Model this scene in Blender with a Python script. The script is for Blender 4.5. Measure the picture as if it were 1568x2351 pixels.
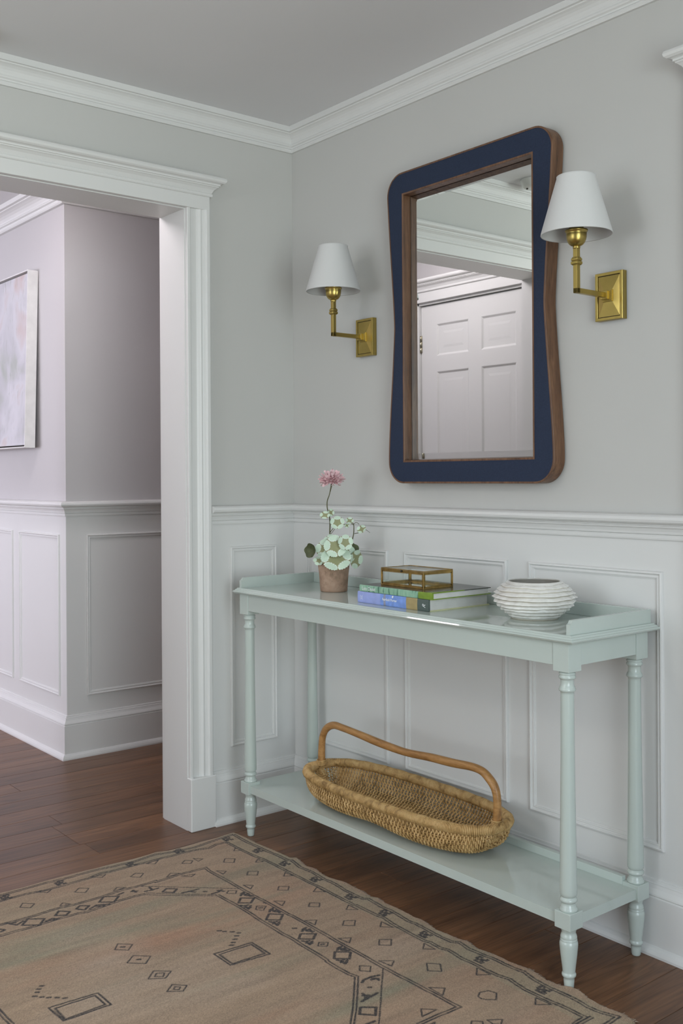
import bpy, bmesh, math, random
import numpy as np
from mathutils import Vector, Matrix

for _o in list(bpy.data.objects):
    bpy.data.objects.remove(_o)
scene = bpy.context.scene
C = scene.collection
random.seed(7)
RNG = np.random.default_rng(11)
PI = math.pi

# ---------------------------------------------------------------- camera
YAW, ROLL, FPX = 0.8924, -0.0061, 2363.77
CAM = Vector((2.9949, -2.1931, 1.1749))
fw = Vector((-math.sin(YAW), math.cos(YAW), 0.0))
rt = Vector((math.cos(YAW), math.sin(YAW), 0.0))
up = Vector((0, 0, 1))
r2 = rt * math.cos(ROLL) + up * math.sin(ROLL)
u2 = -rt * math.sin(ROLL) + up * math.cos(ROLL)
cam_d = bpy.data.cameras.new('camera')
cam_d.sensor_fit = 'AUTO'
cam_d.sensor_width = 36.0
cam_d.lens = FPX * 36.0 / 2351.0
cam_d.shift_y = -(1175.5 - 1095.0) / 2351.0
cam_d.clip_start = 0.05
cam = bpy.data.objects.new('camera', cam_d)
C.objects.link(cam)
cam.matrix_world = Matrix(((r2.x, u2.x, -fw.x, CAM.x), (r2.y, u2.y, -fw.y, CAM.y),
                           (r2.z, u2.z, -fw.z, CAM.z), (0, 0, 0, 1)))
scene.camera = cam

# ---------------------------------------------------------------- light
scene.view_settings.view_transform = 'Standard'
scene.view_settings.look = 'None'
scene.view_settings.gamma = 1.0
scene.view_settings.use_curve_mapping = False
scene.view_settings.exposure = -0.27
scene.cycles.use_denoising = True
scene.cycles.max_bounces = 10
scene.cycles.diffuse_bounces = 6
scene.cycles.glossy_bounces = 5
scene.cycles.transparent_max_bounces = 12
scene.cycles.sample_clamp_indirect = 6.0
scene.cycles.caustics_reflective = False
scene.cycles.caustics_refractive = False

world = bpy.data.worlds.new('overcast_sky')
scene.world = world
world.use_nodes = True
world.node_tree.nodes['Background'].inputs[0].default_value = (0.80, 0.90, 1.0, 1)
world.node_tree.nodes['Background'].inputs[1].default_value = 1.0

def daylight(name, loc, target, sx, sy, power, color, spread=180):
    d = bpy.data.lights.new(name, 'AREA')
    d.shape = 'RECTANGLE'; d.size = sx; d.size_y = sy
    d.energy = power; d.color = color; d.spread = math.radians(spread)
    o = bpy.data.objects.new(name, d); C.objects.link(o)
    o.location = loc
    o.rotation_euler = (Vector(target) - Vector(loc)).to_track_quat('-Z', 'Z').to_euler()
    return o
# daylight outside each window: skylight slanting down, light off lawn and foliage slanting up
SKY, LEAF, COOL = (0.72, 0.83, 1.0), (0.97, 1.0, 0.87), (1.0, 0.95, 0.95)
daylight('skylight_entry_window', (4.58, -2.10, 1.25), (2.4, -2.35, 0.1), 2.3, 2.0, 70, SKY, 150)
daylight('garden_light_entry_window', (4.58, -2.10, 1.20), (2.2, -2.55, 2.3), 2.3, 2.0, 62, LEAF, 125)
daylight('skylight_front_window', (0.95, -4.58, 1.40), (0.95, -2.6, 0.4), 1.6, 1.75, 24, SKY)
daylight('garden_light_front_window', (0.95, -4.58, 1.30), (0.95, -2.4, 2.0), 1.6, 1.75, 29, COOL)
daylight('skylight_hall_window', (-2.6, -4.58, 1.45), (-2.6, -2.0, 0.9), 2.4, 1.75, 106, (0.91, 0.84, 1.0))
daylight('garden_light_hall_window', (-2.6, -4.58, 1.35), (-2.6, -2.4, 2.6), 2.4, 1.75, 124, (0.90, 0.87, 1.0))

# ---------------------------------------------------------------- helpers
def srgb(r, g, b):
    f = lambda c: (c / 255 / 12.92) if c / 255 <= 0.04045 else ((c / 255 + 0.055) / 1.055) ** 2.4
    return (f(r), f(g), f(b), 1.0)

def mat_new(name):
    m = bpy.data.materials.new(name); m.use_nodes = True
    nt = m.node_tree
    return m, nt, nt.nodes['Principled BSDF']

def node(nt, kind, **kw):
    n = nt.nodes.new(kind)
    for k, v in kw.items():
        setattr(n, k, v)
    return n

def coords(nt, scale=(1, 1, 1), what='Object', rand=0.0):
    tc = node(nt, 'ShaderNodeTexCoord'); mp = node(nt, 'ShaderNodeMapping')
    mp.inputs['Scale'].default_value = scale
    nt.links.new(tc.outputs[what], mp.inputs['Vector'])
    if rand:
        oi = node(nt, 'ShaderNodeObjectInfo'); mul = node(nt, 'ShaderNodeMath', operation='MULTIPLY')
        mul.inputs[1].default_value = rand
        nt.links.new(oi.outputs['Random'], mul.inputs[0])
        cb = node(nt, 'ShaderNodeCombineXYZ')
        for k in range(3):
            nt.links.new(mul.outputs[0], cb.inputs[k])
        nt.links.new(cb.outputs[0], mp.inputs['Location'])
    return mp.outputs[0]

def noise(nt, vec, scale, detail=3.0, rough=0.5, dist=0.0):
    n = node(nt, 'ShaderNodeTexNoise')
    n.inputs['Scale'].default_value = scale; n.inputs['Detail'].default_value = detail
    n.inputs['Roughness'].default_value = rough; n.inputs['Distortion'].default_value = dist
    nt.links.new(vec, n.inputs['Vector'])
    return n.outputs['Fac']

def ramp(nt, fac, stops):
    r = node(nt, 'ShaderNodeValToRGB')
    e = r.color_ramp.elements
    while len(e) < len(stops):
        e.new(0.5)
    for k, (p, c) in enumerate(stops):
        e[k].position = p; e[k].color = c
    nt.links.new(fac, r.inputs[0])
    return r.outputs[0]

def bump(nt, b, fac, strength=0.2, dist=0.002):
    n = node(nt, 'ShaderNodeBump')
    n.inputs['Strength'].default_value = strength; n.inputs['Distance'].default_value = dist
    nt.links.new(fac, n.inputs['Height']); nt.links.new(n.outputs[0], b.inputs['Normal'])

def mixc(nt, fac, a, b_, mode='MIX'):
    n = node(nt, 'ShaderNodeMix', data_type='RGBA', blend_type=mode)
    for s, v in ((0, fac), (6, a), (7, b_)):
        if isinstance(v, (int, float)):
            n.inputs[s].default_value = v
        elif isinstance(v, tuple):
            n.inputs[s].default_value = v
        else:
            nt.links.new(v, n.inputs[s])
    return n.outputs[2]

def paint(name, col, rough=0.4, tex=60.0, amp=0.03, bmp=0.03, spec=0.5):
    """brushed or rolled paint: very slight mottling and relief"""
    m, nt, b = mat_new(name)
    v = coords(nt)
    f = noise(nt, v, 2.2, 3)
    c0 = tuple(min(1, x * (1 - amp)) for x in col[:3]) + (1,); c1 = tuple(min(1, x * (1 + amp)) for x in col[:3]) + (1,)
    nt.links.new(ramp(nt, f, [(0.3, c0), (0.7, c1)]), b.inputs['Base Color'])
    b.inputs['Roughness'].default_value = rough
    b.inputs['Specular IOR Level'].default_value = spec
    if bmp:
        bump(nt, b, noise(nt, v, tex, 2), bmp, 0.001)
    return m

def plain(name, col, rough=0.5, metal=0.0, spec=0.5, tex=0, bmp=0.1, amp=0.06):
    m, nt, b = mat_new(name)
    b.inputs['Roughness'].default_value = rough
    b.inputs['Metallic'].default_value = metal
    b.inputs['Specular IOR Level'].default_value = spec
    v = coords(nt)
    f = noise(nt, v, tex or 25.0, 3)
    c0 = tuple(x * (1 - amp) for x in col[:3]) + (1,); c1 = tuple(min(1, x * (1 + amp)) for x in col[:3]) + (1,)
    nt.links.new(ramp(nt, f, [(0.3, c0), (0.7, c1)]), b.inputs['Base Color'])
    if tex:
        bump(nt, b, f, bmp, 0.001)
    return m

def wood(name, dark, mid, light, scale=(30, 3, 30), rough=0.4, rand=0.0, spec=0.5, gr=1.0, fine=None, rings=False):
    m, nt, b = mat_new(name)
    v = coords(nt, scale, rand=rand)
    f = noise(nt, v, 1.0, 6, 0.62, 0.6)
    v2 = coords(nt, fine or tuple(s * 5 for s in scale), rand=rand)
    f2 = noise(nt, v2, 1.0, 3, 0.5, 0.2)
    c = ramp(nt, f, [(0.30, dark), (0.48, mid), (0.70, light)])
    g = ramp(nt, f2, [(0.35, (0.62, 0.60, 0.58, 1)), (0.55, (1, 1, 1, 1))])
    c = mixc(nt, 0.6 * gr, c, g, 'MULTIPLY')
    if rings:                                   # cathedral grain: contour lines of a slow noise
        fr_ = noise(nt, coords(nt, (11, 0.75, 11), rand=rand), 1.0, 2, 0.45, 0.3)
        mu = node(nt, 'ShaderNodeMath', operation='MULTIPLY'); mu.inputs[1].default_value = 17.0
        fc_ = node(nt, 'ShaderNodeMath', operation='FRACT')
        nt.links.new(fr_, mu.inputs[0]); nt.links.new(mu.outputs[0], fc_.inputs[0])
        rg = ramp(nt, fc_.outputs[0], [(0.0, (0.62, 0.60, 0.58, 1)), (0.22, (0.95, 0.95, 0.95, 1)), (0.75, (1.04, 1.04, 1.04, 1)), (1.0, (0.62, 0.60, 0.58, 1))])
        c = mixc(nt, 0.75, c, rg, 'MULTIPLY')
    if rand:
        oi = node(nt, 'ShaderNodeObjectInfo')
        rr = ramp(nt, oi.outputs['Random'], [(0.0, (0.78, 0.78, 0.80, 1)), (0.5, (1, 1, 1, 1)), (1.0, (1.18, 1.14, 1.08, 1))])
        c = mixc(nt, 1.0, c, rr, 'MULTIPLY')
    nt.links.new(c, b.inputs['Base Color'])
    b.inputs['Roughness'].default_value = rough
    b.inputs['Specular IOR Level'].default_value = spec
    bump(nt, b, f2, 0.12, 0.001)
    return m

def attr_mat(name, rough=0.6, tex=0, bmp=0.1, spec=0.3, amp=0.0):
    m, nt, b = mat_new(name)
    a = node(nt, 'ShaderNodeVertexColor', layer_name='Col')
    c = a.outputs['Color']
    if amp:
        f = noise(nt, coords(nt), tex, 3)
        c = mixc(nt, 1.0, c, ramp(nt, f, [(0.3, (1 - amp,) * 3 + (1,)), (0.7, (1 + amp,) * 3 + (1,))]), 'MULTIPLY')
    nt.links.new(c, b.inputs['Base Color'])
    b.inputs['Roughness'].default_value = rough
    b.inputs['Specular IOR Level'].default_value = spec
    if tex:
        bump(nt, b, noise(nt, coords(nt), tex, 2), bmp, 0.002)
    return m

def thin_glass(name, tint=(0.97, 0.99, 0.98, 1)):
    m = bpy.data.materials.new(name); m.use_nodes = True
    nt = m.node_tree
    nt.nodes.remove(nt.nodes['Principled BSDF'])
    out = nt.nodes['Material Output']
    tr = node(nt, 'ShaderNodeBsdfTransparent'); tr.inputs[0].default_value = tint
    gl = node(nt, 'ShaderNodeBsdfGlossy'); gl.inputs['Roughness'].default_value = 0.02
    lw = node(nt, 'ShaderNodeLayerWeight'); lw.inputs[0].default_value = 0.5
    pw = node(nt, 'ShaderNodeMath', operation='POWER'); pw.inputs[1].default_value = 4.0
    ml = node(nt, 'ShaderNodeMath', operation='MULTIPLY_ADD'); ml.inputs[1].default_value = 0.6; ml.inputs[2].default_value = 0.04
    mx = node(nt, 'ShaderNodeMixShader')
    nt.links.new(lw.outputs['Facing'], pw.inputs[0]); nt.links.new(pw.outputs[0], ml.inputs[0])
    nt.links.new(ml.outputs[0], mx.inputs[0]); nt.links.new(tr.outputs[0], mx.inputs[1]); nt.links.new(gl.outputs[0], mx.inputs[2])
    nt.links.new(mx.outputs[0], out.inputs[0])
    return m

class MB:
    """collects pieces in world coordinates and links them as ONE mesh object"""
    def __init__(s):
        s.v = []; s.f = []; s.mi = []; s.sm = []; s.col = None
    def add(s, v, f, mi=0, smooth=False):
        n = len(s.v)
        s.v += [tuple(p) for p in v]
        s.f += [tuple(i + n for i in q) for q in f]
        s.mi += [mi] * len(f); s.sm += [smooth] * len(f)
        return s
    def box(s, lo, hi, bev=0.0, mi=0, M=None):
        if bev <= 0:
            v = [(x, y, z) for z in (lo[2], hi[2]) for y in (lo[1], hi[1]) for x in (lo[0], hi[0])]
            f = [(0, 2, 3, 1), (4, 5, 7, 6), (0, 1, 5, 4), (2, 6, 7, 3), (0, 4, 6, 2), (1, 3, 7, 5)]
        else:
            bm = bmesh.new()
            bmesh.ops.create_cube(bm, size=1)
            for q in bm.verts:
                q.co = Vector([lo[k] + (q.co[k] + 0.5) * (hi[k] - lo[k]) for k in range(3)])
            bmesh.ops.bevel(bm, geom=bm.edges[:], offset=bev, segments=2, affect='EDGES', profile=0.5)
            bm.verts.index_update()
            v = [tuple(q.co) for q in bm.verts]; f = [tuple(q.index for q in fc.verts) for fc in bm.faces]
            bm.free()
        if M is not None:
            v = [tuple(M @ Vector(p)) for p in v]
        return s.add(v, f, mi)
    def lathe(s, prof, c=(0, 0), seg=32, mi=0, smooth=True, rfun=None):
        v = []; f = []
        for i, (r, z) in enumerate(prof):
            for k in range(seg):
                a = 2 * PI * k / seg
                rr, zz = (r, z) if rfun is None else rfun(r, z, a, i)
                v.append((c[0] + rr * math.cos(a), c[1] + rr * math.sin(a), zz))
        for i in range(len(prof) - 1):
            for k in range(seg):
                k2 = (k + 1) % seg
                f.append((i * seg + k, i * seg + k2, (i + 1) * seg + k2, (i + 1) * seg + k))
        n = len(prof) - 1
        if prof[0][0] > 1e-6:
            f.append(tuple(reversed(range(seg))))
        if prof[-1][0] > 1e-6:
            f.append(tuple(n * seg + k for k in range(seg)))
        return s.add(v, f, mi, smooth)
    def tube(s, pts, rad, sides=8, mi=0, caps=True, closed=False, smooth=True):
        pts = [Vector(p) for p in pts]
        n = len(pts)
        if not isinstance(rad, (list, tuple)):
            rad = [rad] * n
        v = []; f = []
        prev = None
        for i, p in enumerate(pts):
            if closed:
                t = pts[(i + 1) % n] - pts[i - 1]
            else:
                t = pts[min(i + 1, n - 1)] - pts[max(i - 1, 0)]
            t.normalize()
            if prev is None:
                a = Vector((0, 0, 1)) if abs(t.z) < 0.9 else Vector((1, 0, 0))
                nrm = t.cross(a).normalized()
            else:
                nrm = (prev - t * prev.dot(t))
                nrm = nrm.normalized() if nrm.length > 1e-6 else t.orthogonal().normalized()
            prev = nrm
            b = t.cross(nrm)
            for k in range(sides):
                a = 2 * PI * k / sides
                v.append(p + (nrm * math.cos(a) + b * math.sin(a)) * rad[i])
        m = n if closed else n - 1
        for i in range(m):
            j = (i + 1) % n
            for k in range(sides):
                k2 = (k + 1) % sides
                f.append((i * sides + k, i * sides + k2, j * sides + k2, j * sides + k))
        if caps and not closed:
            f.append(tuple(reversed(range(sides)))); f.append(tuple((n - 1) * sides + k for k in range(sides)))
        return s.add(v, f, mi, smooth)
    def sweep(s, path, prof, mi=0, caps=True, smooth=False):
        """moulding: prof is (out, z); room side lies right of the travel direction"""
        n = len(path); m = len(prof); v = []; f = []
        dirs = []
        for i in range(n - 1):
            d = Vector((path[i + 1][0] - path[i][0], path[i + 1][1] - path[i][1])); d.normalize(); dirs.append(d)
        for i in range(n):
            nn = []
            if i > 0: nn.append(Vector((dirs[i - 1].y, -dirs[i - 1].x)))
            if i < n - 1: nn.append(Vector((dirs[i].y, -dirs[i].x)))
            mv = nn[0] if len(nn) == 1 else (nn[0] + nn[1]) / (1 + nn[0].dot(nn[1]))
            for d, z in prof:
                v.append((path[i][0] + mv.x * d, path[i][1] + mv.y * d, z))
        for i in range(n - 1):
            for k in range(m - 1):
                f.append((i * m + k, i * m + k + 1, (i + 1) * m + k + 1, (i + 1) * m + k))
        if caps:
            f.append(tuple(range(m))); f.append(tuple(reversed([(n - 1) * m + k for k in range(m)])))
        return s.add(v, f, mi, smooth)
    def prism(s, poly, lo, hi, fn, mi=0, smooth=False):
        """extrude 2D polygon; fn(a, b, t) -> world point"""
        n = len(poly)
        v = [fn(a, b, lo) for a, b in poly] + [fn(a, b, hi) for a, b in poly]
        f = [(i, (i + 1) % n, n + (i + 1) % n, n + i) for i in range(n)]
        s.add(v, f, mi, smooth)
        return s.add(v, [tuple(reversed(range(n))), tuple(range(n, 2 * n))], mi)
    def frame(s, u0, u1, z0, z1, prof, fn, mi=0):
        """mitred picture-frame moulding: prof is (inset, out); fn(u, z, out) -> world point"""
        v = []; f = []; m = len(prof)
        for k, (u, z, su, sz) in enumerate(((u0, z0, 1, 1), (u1, z0, -1, 1), (u1, z1, -1, -1), (u0, z1, 1, -1))):
            for t, d in prof:
                v.append(fn(u + su * t, z + sz * t, d))
        for k in range(4):
            k2 = (k + 1) % 4
            for j in range(m - 1):
                f.append((k * m + j, k * m + j + 1, k2 * m + j + 1, k2 * m + j))
        return s.add(v, f, mi)
    def build(s, name, mats, parent=None, org=None, kind=None, colors=None, fix=True):
        if org is None:
            org = Vector((0, 0, 0))
            p = parent
            while p is not None:
                org = org + p.location; p = p.parent
        me = bpy.data.meshes.new(name)
        me.from_pydata([(a[0] - org[0], a[1] - org[1], a[2] - org[2]) for a in s.v], [], s.f)
        if not isinstance(mats, (list, tuple)):
            mats = [mats]
        for q in mats:
            me.materials.append(q)
        me.polygons.foreach_set('material_index', s.mi)
        me.polygons.foreach_set('use_smooth', s.sm)
        if colors is not None:
            a = me.color_attributes.new('Col', 'FLOAT_COLOR', 'POINT')
            a.data.foreach_set('color', np.asarray(colors, dtype=np.float32).ravel())
        if fix:
            bm = bmesh.new(); bm.from_mesh(me)
            bmesh.ops.recalc_face_normals(bm, faces=bm.faces[:])
            bm.to_mesh(me); bm.free()
        me.update()
        o = bpy.data.objects.new(name, me); C.objects.link(o)
        if parent is not None:
            o.parent = parent
        else:
            o.location = org
        if kind:
            o['kind'] = kind
        return o

def thing(name, loc, label, cat, group=None):
    o = bpy.data.objects.new(name, None); C.objects.link(o)
    o.empty_display_size = 0.05
    o.location = loc; o['label'] = label; o['category'] = cat
    if group: o['group'] = group
    return o

def tag(o, label, cat, group=None):
    o['label'] = label; o['category'] = cat
    if group: o['group'] = group
    return o

def copy_tree(o, loc, label):
    r = o.copy(); C.objects.link(r); r.location = loc; r['label'] = label
    for ch in list(o.children):
        c = ch.copy(); C.objects.link(c); c.parent = r
        for g in list(ch.children):
            d = g.copy(); C.objects.link(d); d.parent = c
    return r

def smooth_path(pts, n=6, closed=False):
    """Catmull-Rom"""
    P = [Vector(p) for p in pts]; out = []
    m = len(P)
    rng = range(m) if closed else range(m - 1)
    for i in rng:
        if closed:
            a, b, c, d = P[i - 1], P[i], P[(i + 1) % m], P[(i + 2) % m]
        else:
            a, b, c, d = P[max(i - 1, 0)], P[i], P[i + 1], P[min(i + 2, m - 1)]
        for k in range(n):
            t = k / n
            out.append(0.5 * ((2 * b) + (c - a) * t + (2 * a - 5 * b + 4 * c - d) * t * t + (3 * b - a - 3 * c + d) * t ** 3))
    if not closed:
        out.append(P[-1])
    return out

# ---------------------------------------------------------------- materials
M_wall = paint('wall_paint', (0.525, 0.522, 0.505, 1), 0.75, 140, 0.012, 0.05, 0.25)
M_hall = paint('hall_wall_paint', (0.49, 0.475, 0.478, 1), 0.75, 140, 0.012, 0.05, 0.25)
M_ceil = paint('ceiling_paint', (0.70, 0.70, 0.715, 1), 0.85, 140, 0.01, 0.04, 0.2)
M_trim = paint('trim_paint', (0.665, 0.665, 0.655, 1), 0.38, 40, 0.008, 0.03, 0.45)
M_mint = paint('mint_lacquer', (0.482, 0.542, 0.508, 1), 0.16, 30, 0.015, 0.015, 0.5)
M_mint_top = paint('mint_lacquer_polished', (0.482, 0.542, 0.508, 1), 0.045, 30, 0.012, 0.0, 0.5)
M_plank = wood('dark_oak_plank', srgb(92, 62, 41), srgb(112, 78, 54), srgb(132, 94, 66), (14, 1.0, 14), 0.36, 37.0, 0.5, 1.0, (190, 4.0, 190), True)
M_walnut = wood('walnut', srgb(74, 49, 34), srgb(105, 74, 52), srgb(125, 91, 66), (60, 60, 5), 0.42)
M_navy = plain('navy_leather', srgb(39, 49, 70), 0.55, 0, 0.2, 420, 0.35, 0.12)
M_brass = plain('aged_brass', (0.43, 0.325, 0.10, 1), 0.32, 1.0, 0.5, 18, 0.04, 0.10)
M_brass_dark = plain('tarnished_brass', (0.40, 0.27, 0.09, 1), 0.36, 1.0, 0.5, 60, 0.08, 0.25)
M_groove = plain('dark_groove', (0.03, 0.022, 0.012, 1), 0.6, 0.3)
M_shade = plain('white_linen_shade', (0.60, 0.60, 0.595, 1), 0.85, 0, 0.1, 700, 0.12, 0.015)
M_glass = thin_glass('thin_glass')
M_mirror, _nt, _b = mat_new('silvered_mirror')
_b.inputs['Base Color'].default_value = (0.90, 0.925, 0.905, 1); _b.inputs['Metallic'].default_value = 1.0; _b.inputs['Roughness'].default_value = 0.0
nzm = noise(_nt, coords(_nt), 3.0, 2); _nt.links.new(ramp(_nt, nzm, [(0, (0.89, 0.915, 0.895, 1)), (1, (0.91, 0.935, 0.915, 1))]), _b.inputs['Base Color'])
M_wicker = wood('golden_willow', srgb(126, 96, 54), srgb(188, 153, 100), srgb(212, 180, 128), (40, 40, 40), 0.48, 0, 0.4, 0.5)
M_cane = wood('cane_handle', srgb(124, 86, 46), srgb(164, 120, 70), srgb(186, 142, 88), (9, 50, 50), 0.38, 0, 0.5, 0.6)
M_terra = None

# ================================================================ SETTING
CEIL = 2.42
def structure(mb, name, mats, label=None, parent=None):
    o = mb.build(name, mats, parent)
    if parent is None:
        o['kind'] = 'structure'
        if label: o['label'] = label
    return o

# floor: a bed and the planks on it, boards running towards the mirror wall
floor = structure(MB().box((-4.5, -4.4, -0.06), (4.4, 1.3, -0.014)), 'floor', plain('floor_bed', (0.03, 0.02, 0.015, 1), 0.8),
                  'dark brown stained oak plank floor')
PW = 0.1125
xk = 1.469
while xk > -4.4: xk -= PW
x = xk
while x < 4.35:
    y = -4.38 - random.random() * 1.2
    while y < 1.25:
        ln = 1.5 + random.random() * 1.0
        y0, y1 = max(y, -4.38), min(y + ln, 1.25)
        if y1 - y0 > 0.05:
            hx, hy, c = (PW - 0.0009) / 2, (y1 - y0 - 0.0009) / 2, 0.0009
            mb = MB()
            v = [(sx * (hx - (c if t == 1 else 0)), sy * (hy - (c if t == 1 else 0)), (0.0 if t == 1 else (-c if t == 2 else -0.013)))
                 for t in (0, 2, 1) for sx, sy in ((-1, -1), (1, -1), (1, 1), (-1, 1))]
            f = [(8, 9, 10, 11)] + [(a + k, a + (k + 1) % 4, a + 4 + (k + 1) % 4, a + 4 + k) for a in (0, 4) for k in range(4)]
            mb.add(v, f)
            pl = mb.build('plank', M_plank, floor, org=Vector((0, 0, 0)))
            pl.location = (x + PW / 2, (y0 + y1) / 2, 0)
        y += ln
    x += PW

structure(MB().box((-4.5, -4.4, CEIL), (4.4, 1.3, CEIL + 0.1)), 'ceiling', M_ceil, 'pale grey flat ceiling')

# mirror wall (behind the table) and its wainscot
W_BACK = structure(MB().box((-0.155, 0.0, 0), (4.4, 0.15, CEIL)), 'wall_back', M_wall, 'off-white wall behind the table')
# wall with the cased opening to the hall
OY0, OY1, OH = -0.447, -1.452, 2.071
W_LEFT = structure(MB().box((-0.155, OY0 + 0.012, 0), (0, 0.0, CEIL)).box((-0.155, OY1 - 0.012, OH + 0.012), (0, OY0 + 0.012, CEIL)).box((-0.155, -4.4, 0), (0, OY1 - 0.012, CEIL))
                   .box((-0.155, 0.15, 0), (0, 1.3, CEIL)),
                   'wall_left', M_wall, 'off-white wall with the cased opening to the hall')
# walls around the camera, with the windows that light the place
def wall_with_window(name, axis, pos, th, a0, a1, wa0, wa1, wz0, wz1, mat, label):
    mb = MB()
    def b(p0, p1, z0, z1):
        if axis == 'x': mb.box((pos, p0, z0), (pos + th, p1, z1))
        else: mb.box((p0, pos, z0), (p1, pos + th, z1))
    b(a0, wa0, 0, CEIL); b(wa1, a1, 0, CEIL); b(wa0, wa1, 0, wz0); b(wa0, wa1, wz1, CEIL)
    return structure(mb, name, mat, label)
def window(n, axis, pos, sgn, wa0, wa1, wz0, wz1):
    """sgn: direction of the room seen from the wall face"""
    def P(a, d, z):
        return (pos + sgn * d, a, z) if axis == 'x' else (a, pos + sgn * d, z)
    mb = MB()
    prof = [(-0.09, 0.0), (-0.09, 0.022), (-0.01, 0.018), (0.0, 0.016), (0.0, -0.10), (0.035, -0.10), (0.035, -0.06), (0.05, -0.06), (0.05, -0.12)]
    mb.frame(wa0, wa1, wz0, wz1, prof, lambda u, z, d: P(u, d, z))
    w = mb.build('window_%d' % n, M_trim); w['kind'] = 'structure'; w['label'] = 'white sash window behind the camera letting daylight in'
    na, nz = 3, 4
    for i in range(1, na):
        a = wa0 + (wa1 - wa0) * i / na
        lo, hi = P(a - 0.011, -0.12, wz0 + 0.04), P(a + 0.011, -0.085, wz1 - 0.04)
        MB().box([min(p) for p in zip(lo, hi)], [max(p) for p in zip(lo, hi)]).build('muntin', M_trim, w)
    for i in range(1, nz):
        z = wz0 + (wz1 - wz0) * i / nz
        lo, hi = P(wa0 + 0.04, -0.119, z - 0.011), P(wa1 - 0.04, -0.086, z + 0.011)
        MB().box([min(p) for p in zip(lo, hi)], [max(p) for p in zip(lo, hi)]).build('muntin', M_trim, w)
    lo, hi = P(wa0 + 0.03, -0.104, wz0 + 0.03), P(wa1 - 0.03, -0.101, wz1 - 0.03)
    MB().box([min(p) for p in zip(lo, hi)], [max(p) for p in zip(lo, hi)]).build('pane', M_glass, w)
wall_with_window('wall_right', 'x', 4.3, 0.15, -4.4, 0.0, -3.30, -0.90, 0.18, 2.28, M_wall, 'off-white wall with a window beside the camera')
window(1, 'x', 4.3, -1, -3.30, -0.90, 0.18, 2.28)
wall_with_window('wall_front', 'y', -4.4, 0.15, 0.0, 4.45, 0.12, 1.78, 0.45, 2.25, M_wall, 'off-white wall with a window behind the camera')
window(2, 'y', -4.25, 1, 0.12, 1.78, 0.45, 2.25)

# hall beyond the opening
HX, HY, DY = -1.099, -0.381, -1.545
structure(MB().box((-4.5, HY, 0), (HX, HY + 0.12, CEIL)).box((HX - 0.12, HY + 0.12, 0), (HX, 1.3, CEIL)), 'wall_hall', M_hall,
          'pale hall wall turning an outside corner beyond the opening')
structure(MB().box((HX - 0.12, 1.2, 0), (-0.155, 1.35, CEIL)), 'wall_hall_end', M_hall, 'pale end wall of the hall recess')
DX0, DX1, DH = -0.936, -0.172, 2.060
structure(MB().box((-1.30, DY - 0.12, 0), (DX0 - 0.02, DY, CEIL)).box((DX0 - 0.02, DY - 0.12, DH + 0.02), (-0.155, DY, CEIL))
          .box((DX1 + 0.015, DY - 0.12, 0), (-0.155, DY, DH + 0.02)).box((DX0 - 0.03, DY - 0.13, 0), (-0.155, DY - 0.121, DH + 0.03))
          .box((-1.30, -4.4, 0), (-1.18, DY - 0.12, CEIL)),
          'wall_hall_front', M_hall, 'pale hall wall with the panelled door seen in the mirror')
wall_with_window('wall_hall_window', 'y', -4.4, 0.15, -4.5, -1.3, -3.85, -1.45, 0.5, 2.3, M_hall, 'pale wall with a window at the far end of the hall room')
window(3, 'y', -4.25, 1, -3.85, -1.45, 0.5, 2.3)
structure(MB().box((-4.62, -4.4, 0), (-4.5, HY + 0.12, CEIL)), 'wall_hall_left', M_hall, 'pale far wall of the hall room')

# --- mouldings
CROWN = [(0, 2.338), (0.008, 2.338), (0.0105, 2.343), (0.0105, 2.349), (0.0065, 2.353), (0.0075, 2.357), (0.012, 2.360), (0.0135, 2.364), (0.012, 2.368),
         (0.013, 2.374), (0.016, 2.382), (0.021, 2.389), (0.027, 2.394), (0.033, 2.397), (0.034, 2.400), (0.041, 2.401), (0.041, 2.4195), (0, 2.4195)]
RAIL = [(0, 1.016), (0.007, 1.016), (0.008, 1.020), (0.008, 1.027), (0.006, 1.029), (0.010, 1.030), (0.011, 1.036), (0.014, 1.043), (0.018, 1.047), (0.018, 1.050), (0.021, 1.051),
        (0.021, 1.054), (0.024, 1.055), (0.031, 1.056), (0.036, 1.060), (0.038, 1.066), (0.036, 1.073), (0.031, 1.077), (0.024, 1.079), (0, 1.080)]
BASE = [(0.0, 0.0), (0.034, 0.0), (0.034, 0.006), (0.031, 0.014), (0.026, 0.020), (0.021, 0.023), (0.021, 0.139), (0.0185, 0.141), (0.0185, 0.143), (0.021, 0.145), (0.020, 0.149),
        (0.013, 0.160), (0.010, 0.168), (0.010, 0.170), (0.007, 0.172), (0.006, 0.178), (0, 0.180)]
PANEL = [(0, 0), (0.0005, 0.005), (0.002, 0.008), (0.0055, 0.009), (0.0075, 0.0075), (0.008, 0.005), (0.0105, 0.0045), (0.014, 0.0055), (0.0165, 0.005), (0.017, 0.0025), (0.020, 0.002), (0.0205, 0)]
def trim(mb, n, label):
    o = mb.build('trim_%d' % n, M_trim); o['kind'] = 'structure'; o['label'] = label; return o
main_path = [(0, -0.362), (0, 0), (1.66, 0)]
trim(MB().sweep([(0, -4.2), (0, 0), (4.3, 0)], CROWN), 1, 'white crown moulding around the entry ceiling')
trim(MB().sweep([(0, -0.358), (0, 0), (1.612, 0)], RAIL), 2, 'white chair rail above the wainscot panels')
bb = MB().sweep([(0, -0.355), (0, 0), (1.605, 0)], BASE).build('baseboard_back', M_trim); bb['kind'] = 'structure'; bb['label'] = 'tall white baseboard under the wainscot'
hall_path = [(-4.4, HY), (HX, HY), (HX, 1.2)]
HCROWN = [(d * 1.9, CEIL - (CEIL - z) * 1.12) for d, z in CROWN]
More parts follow.
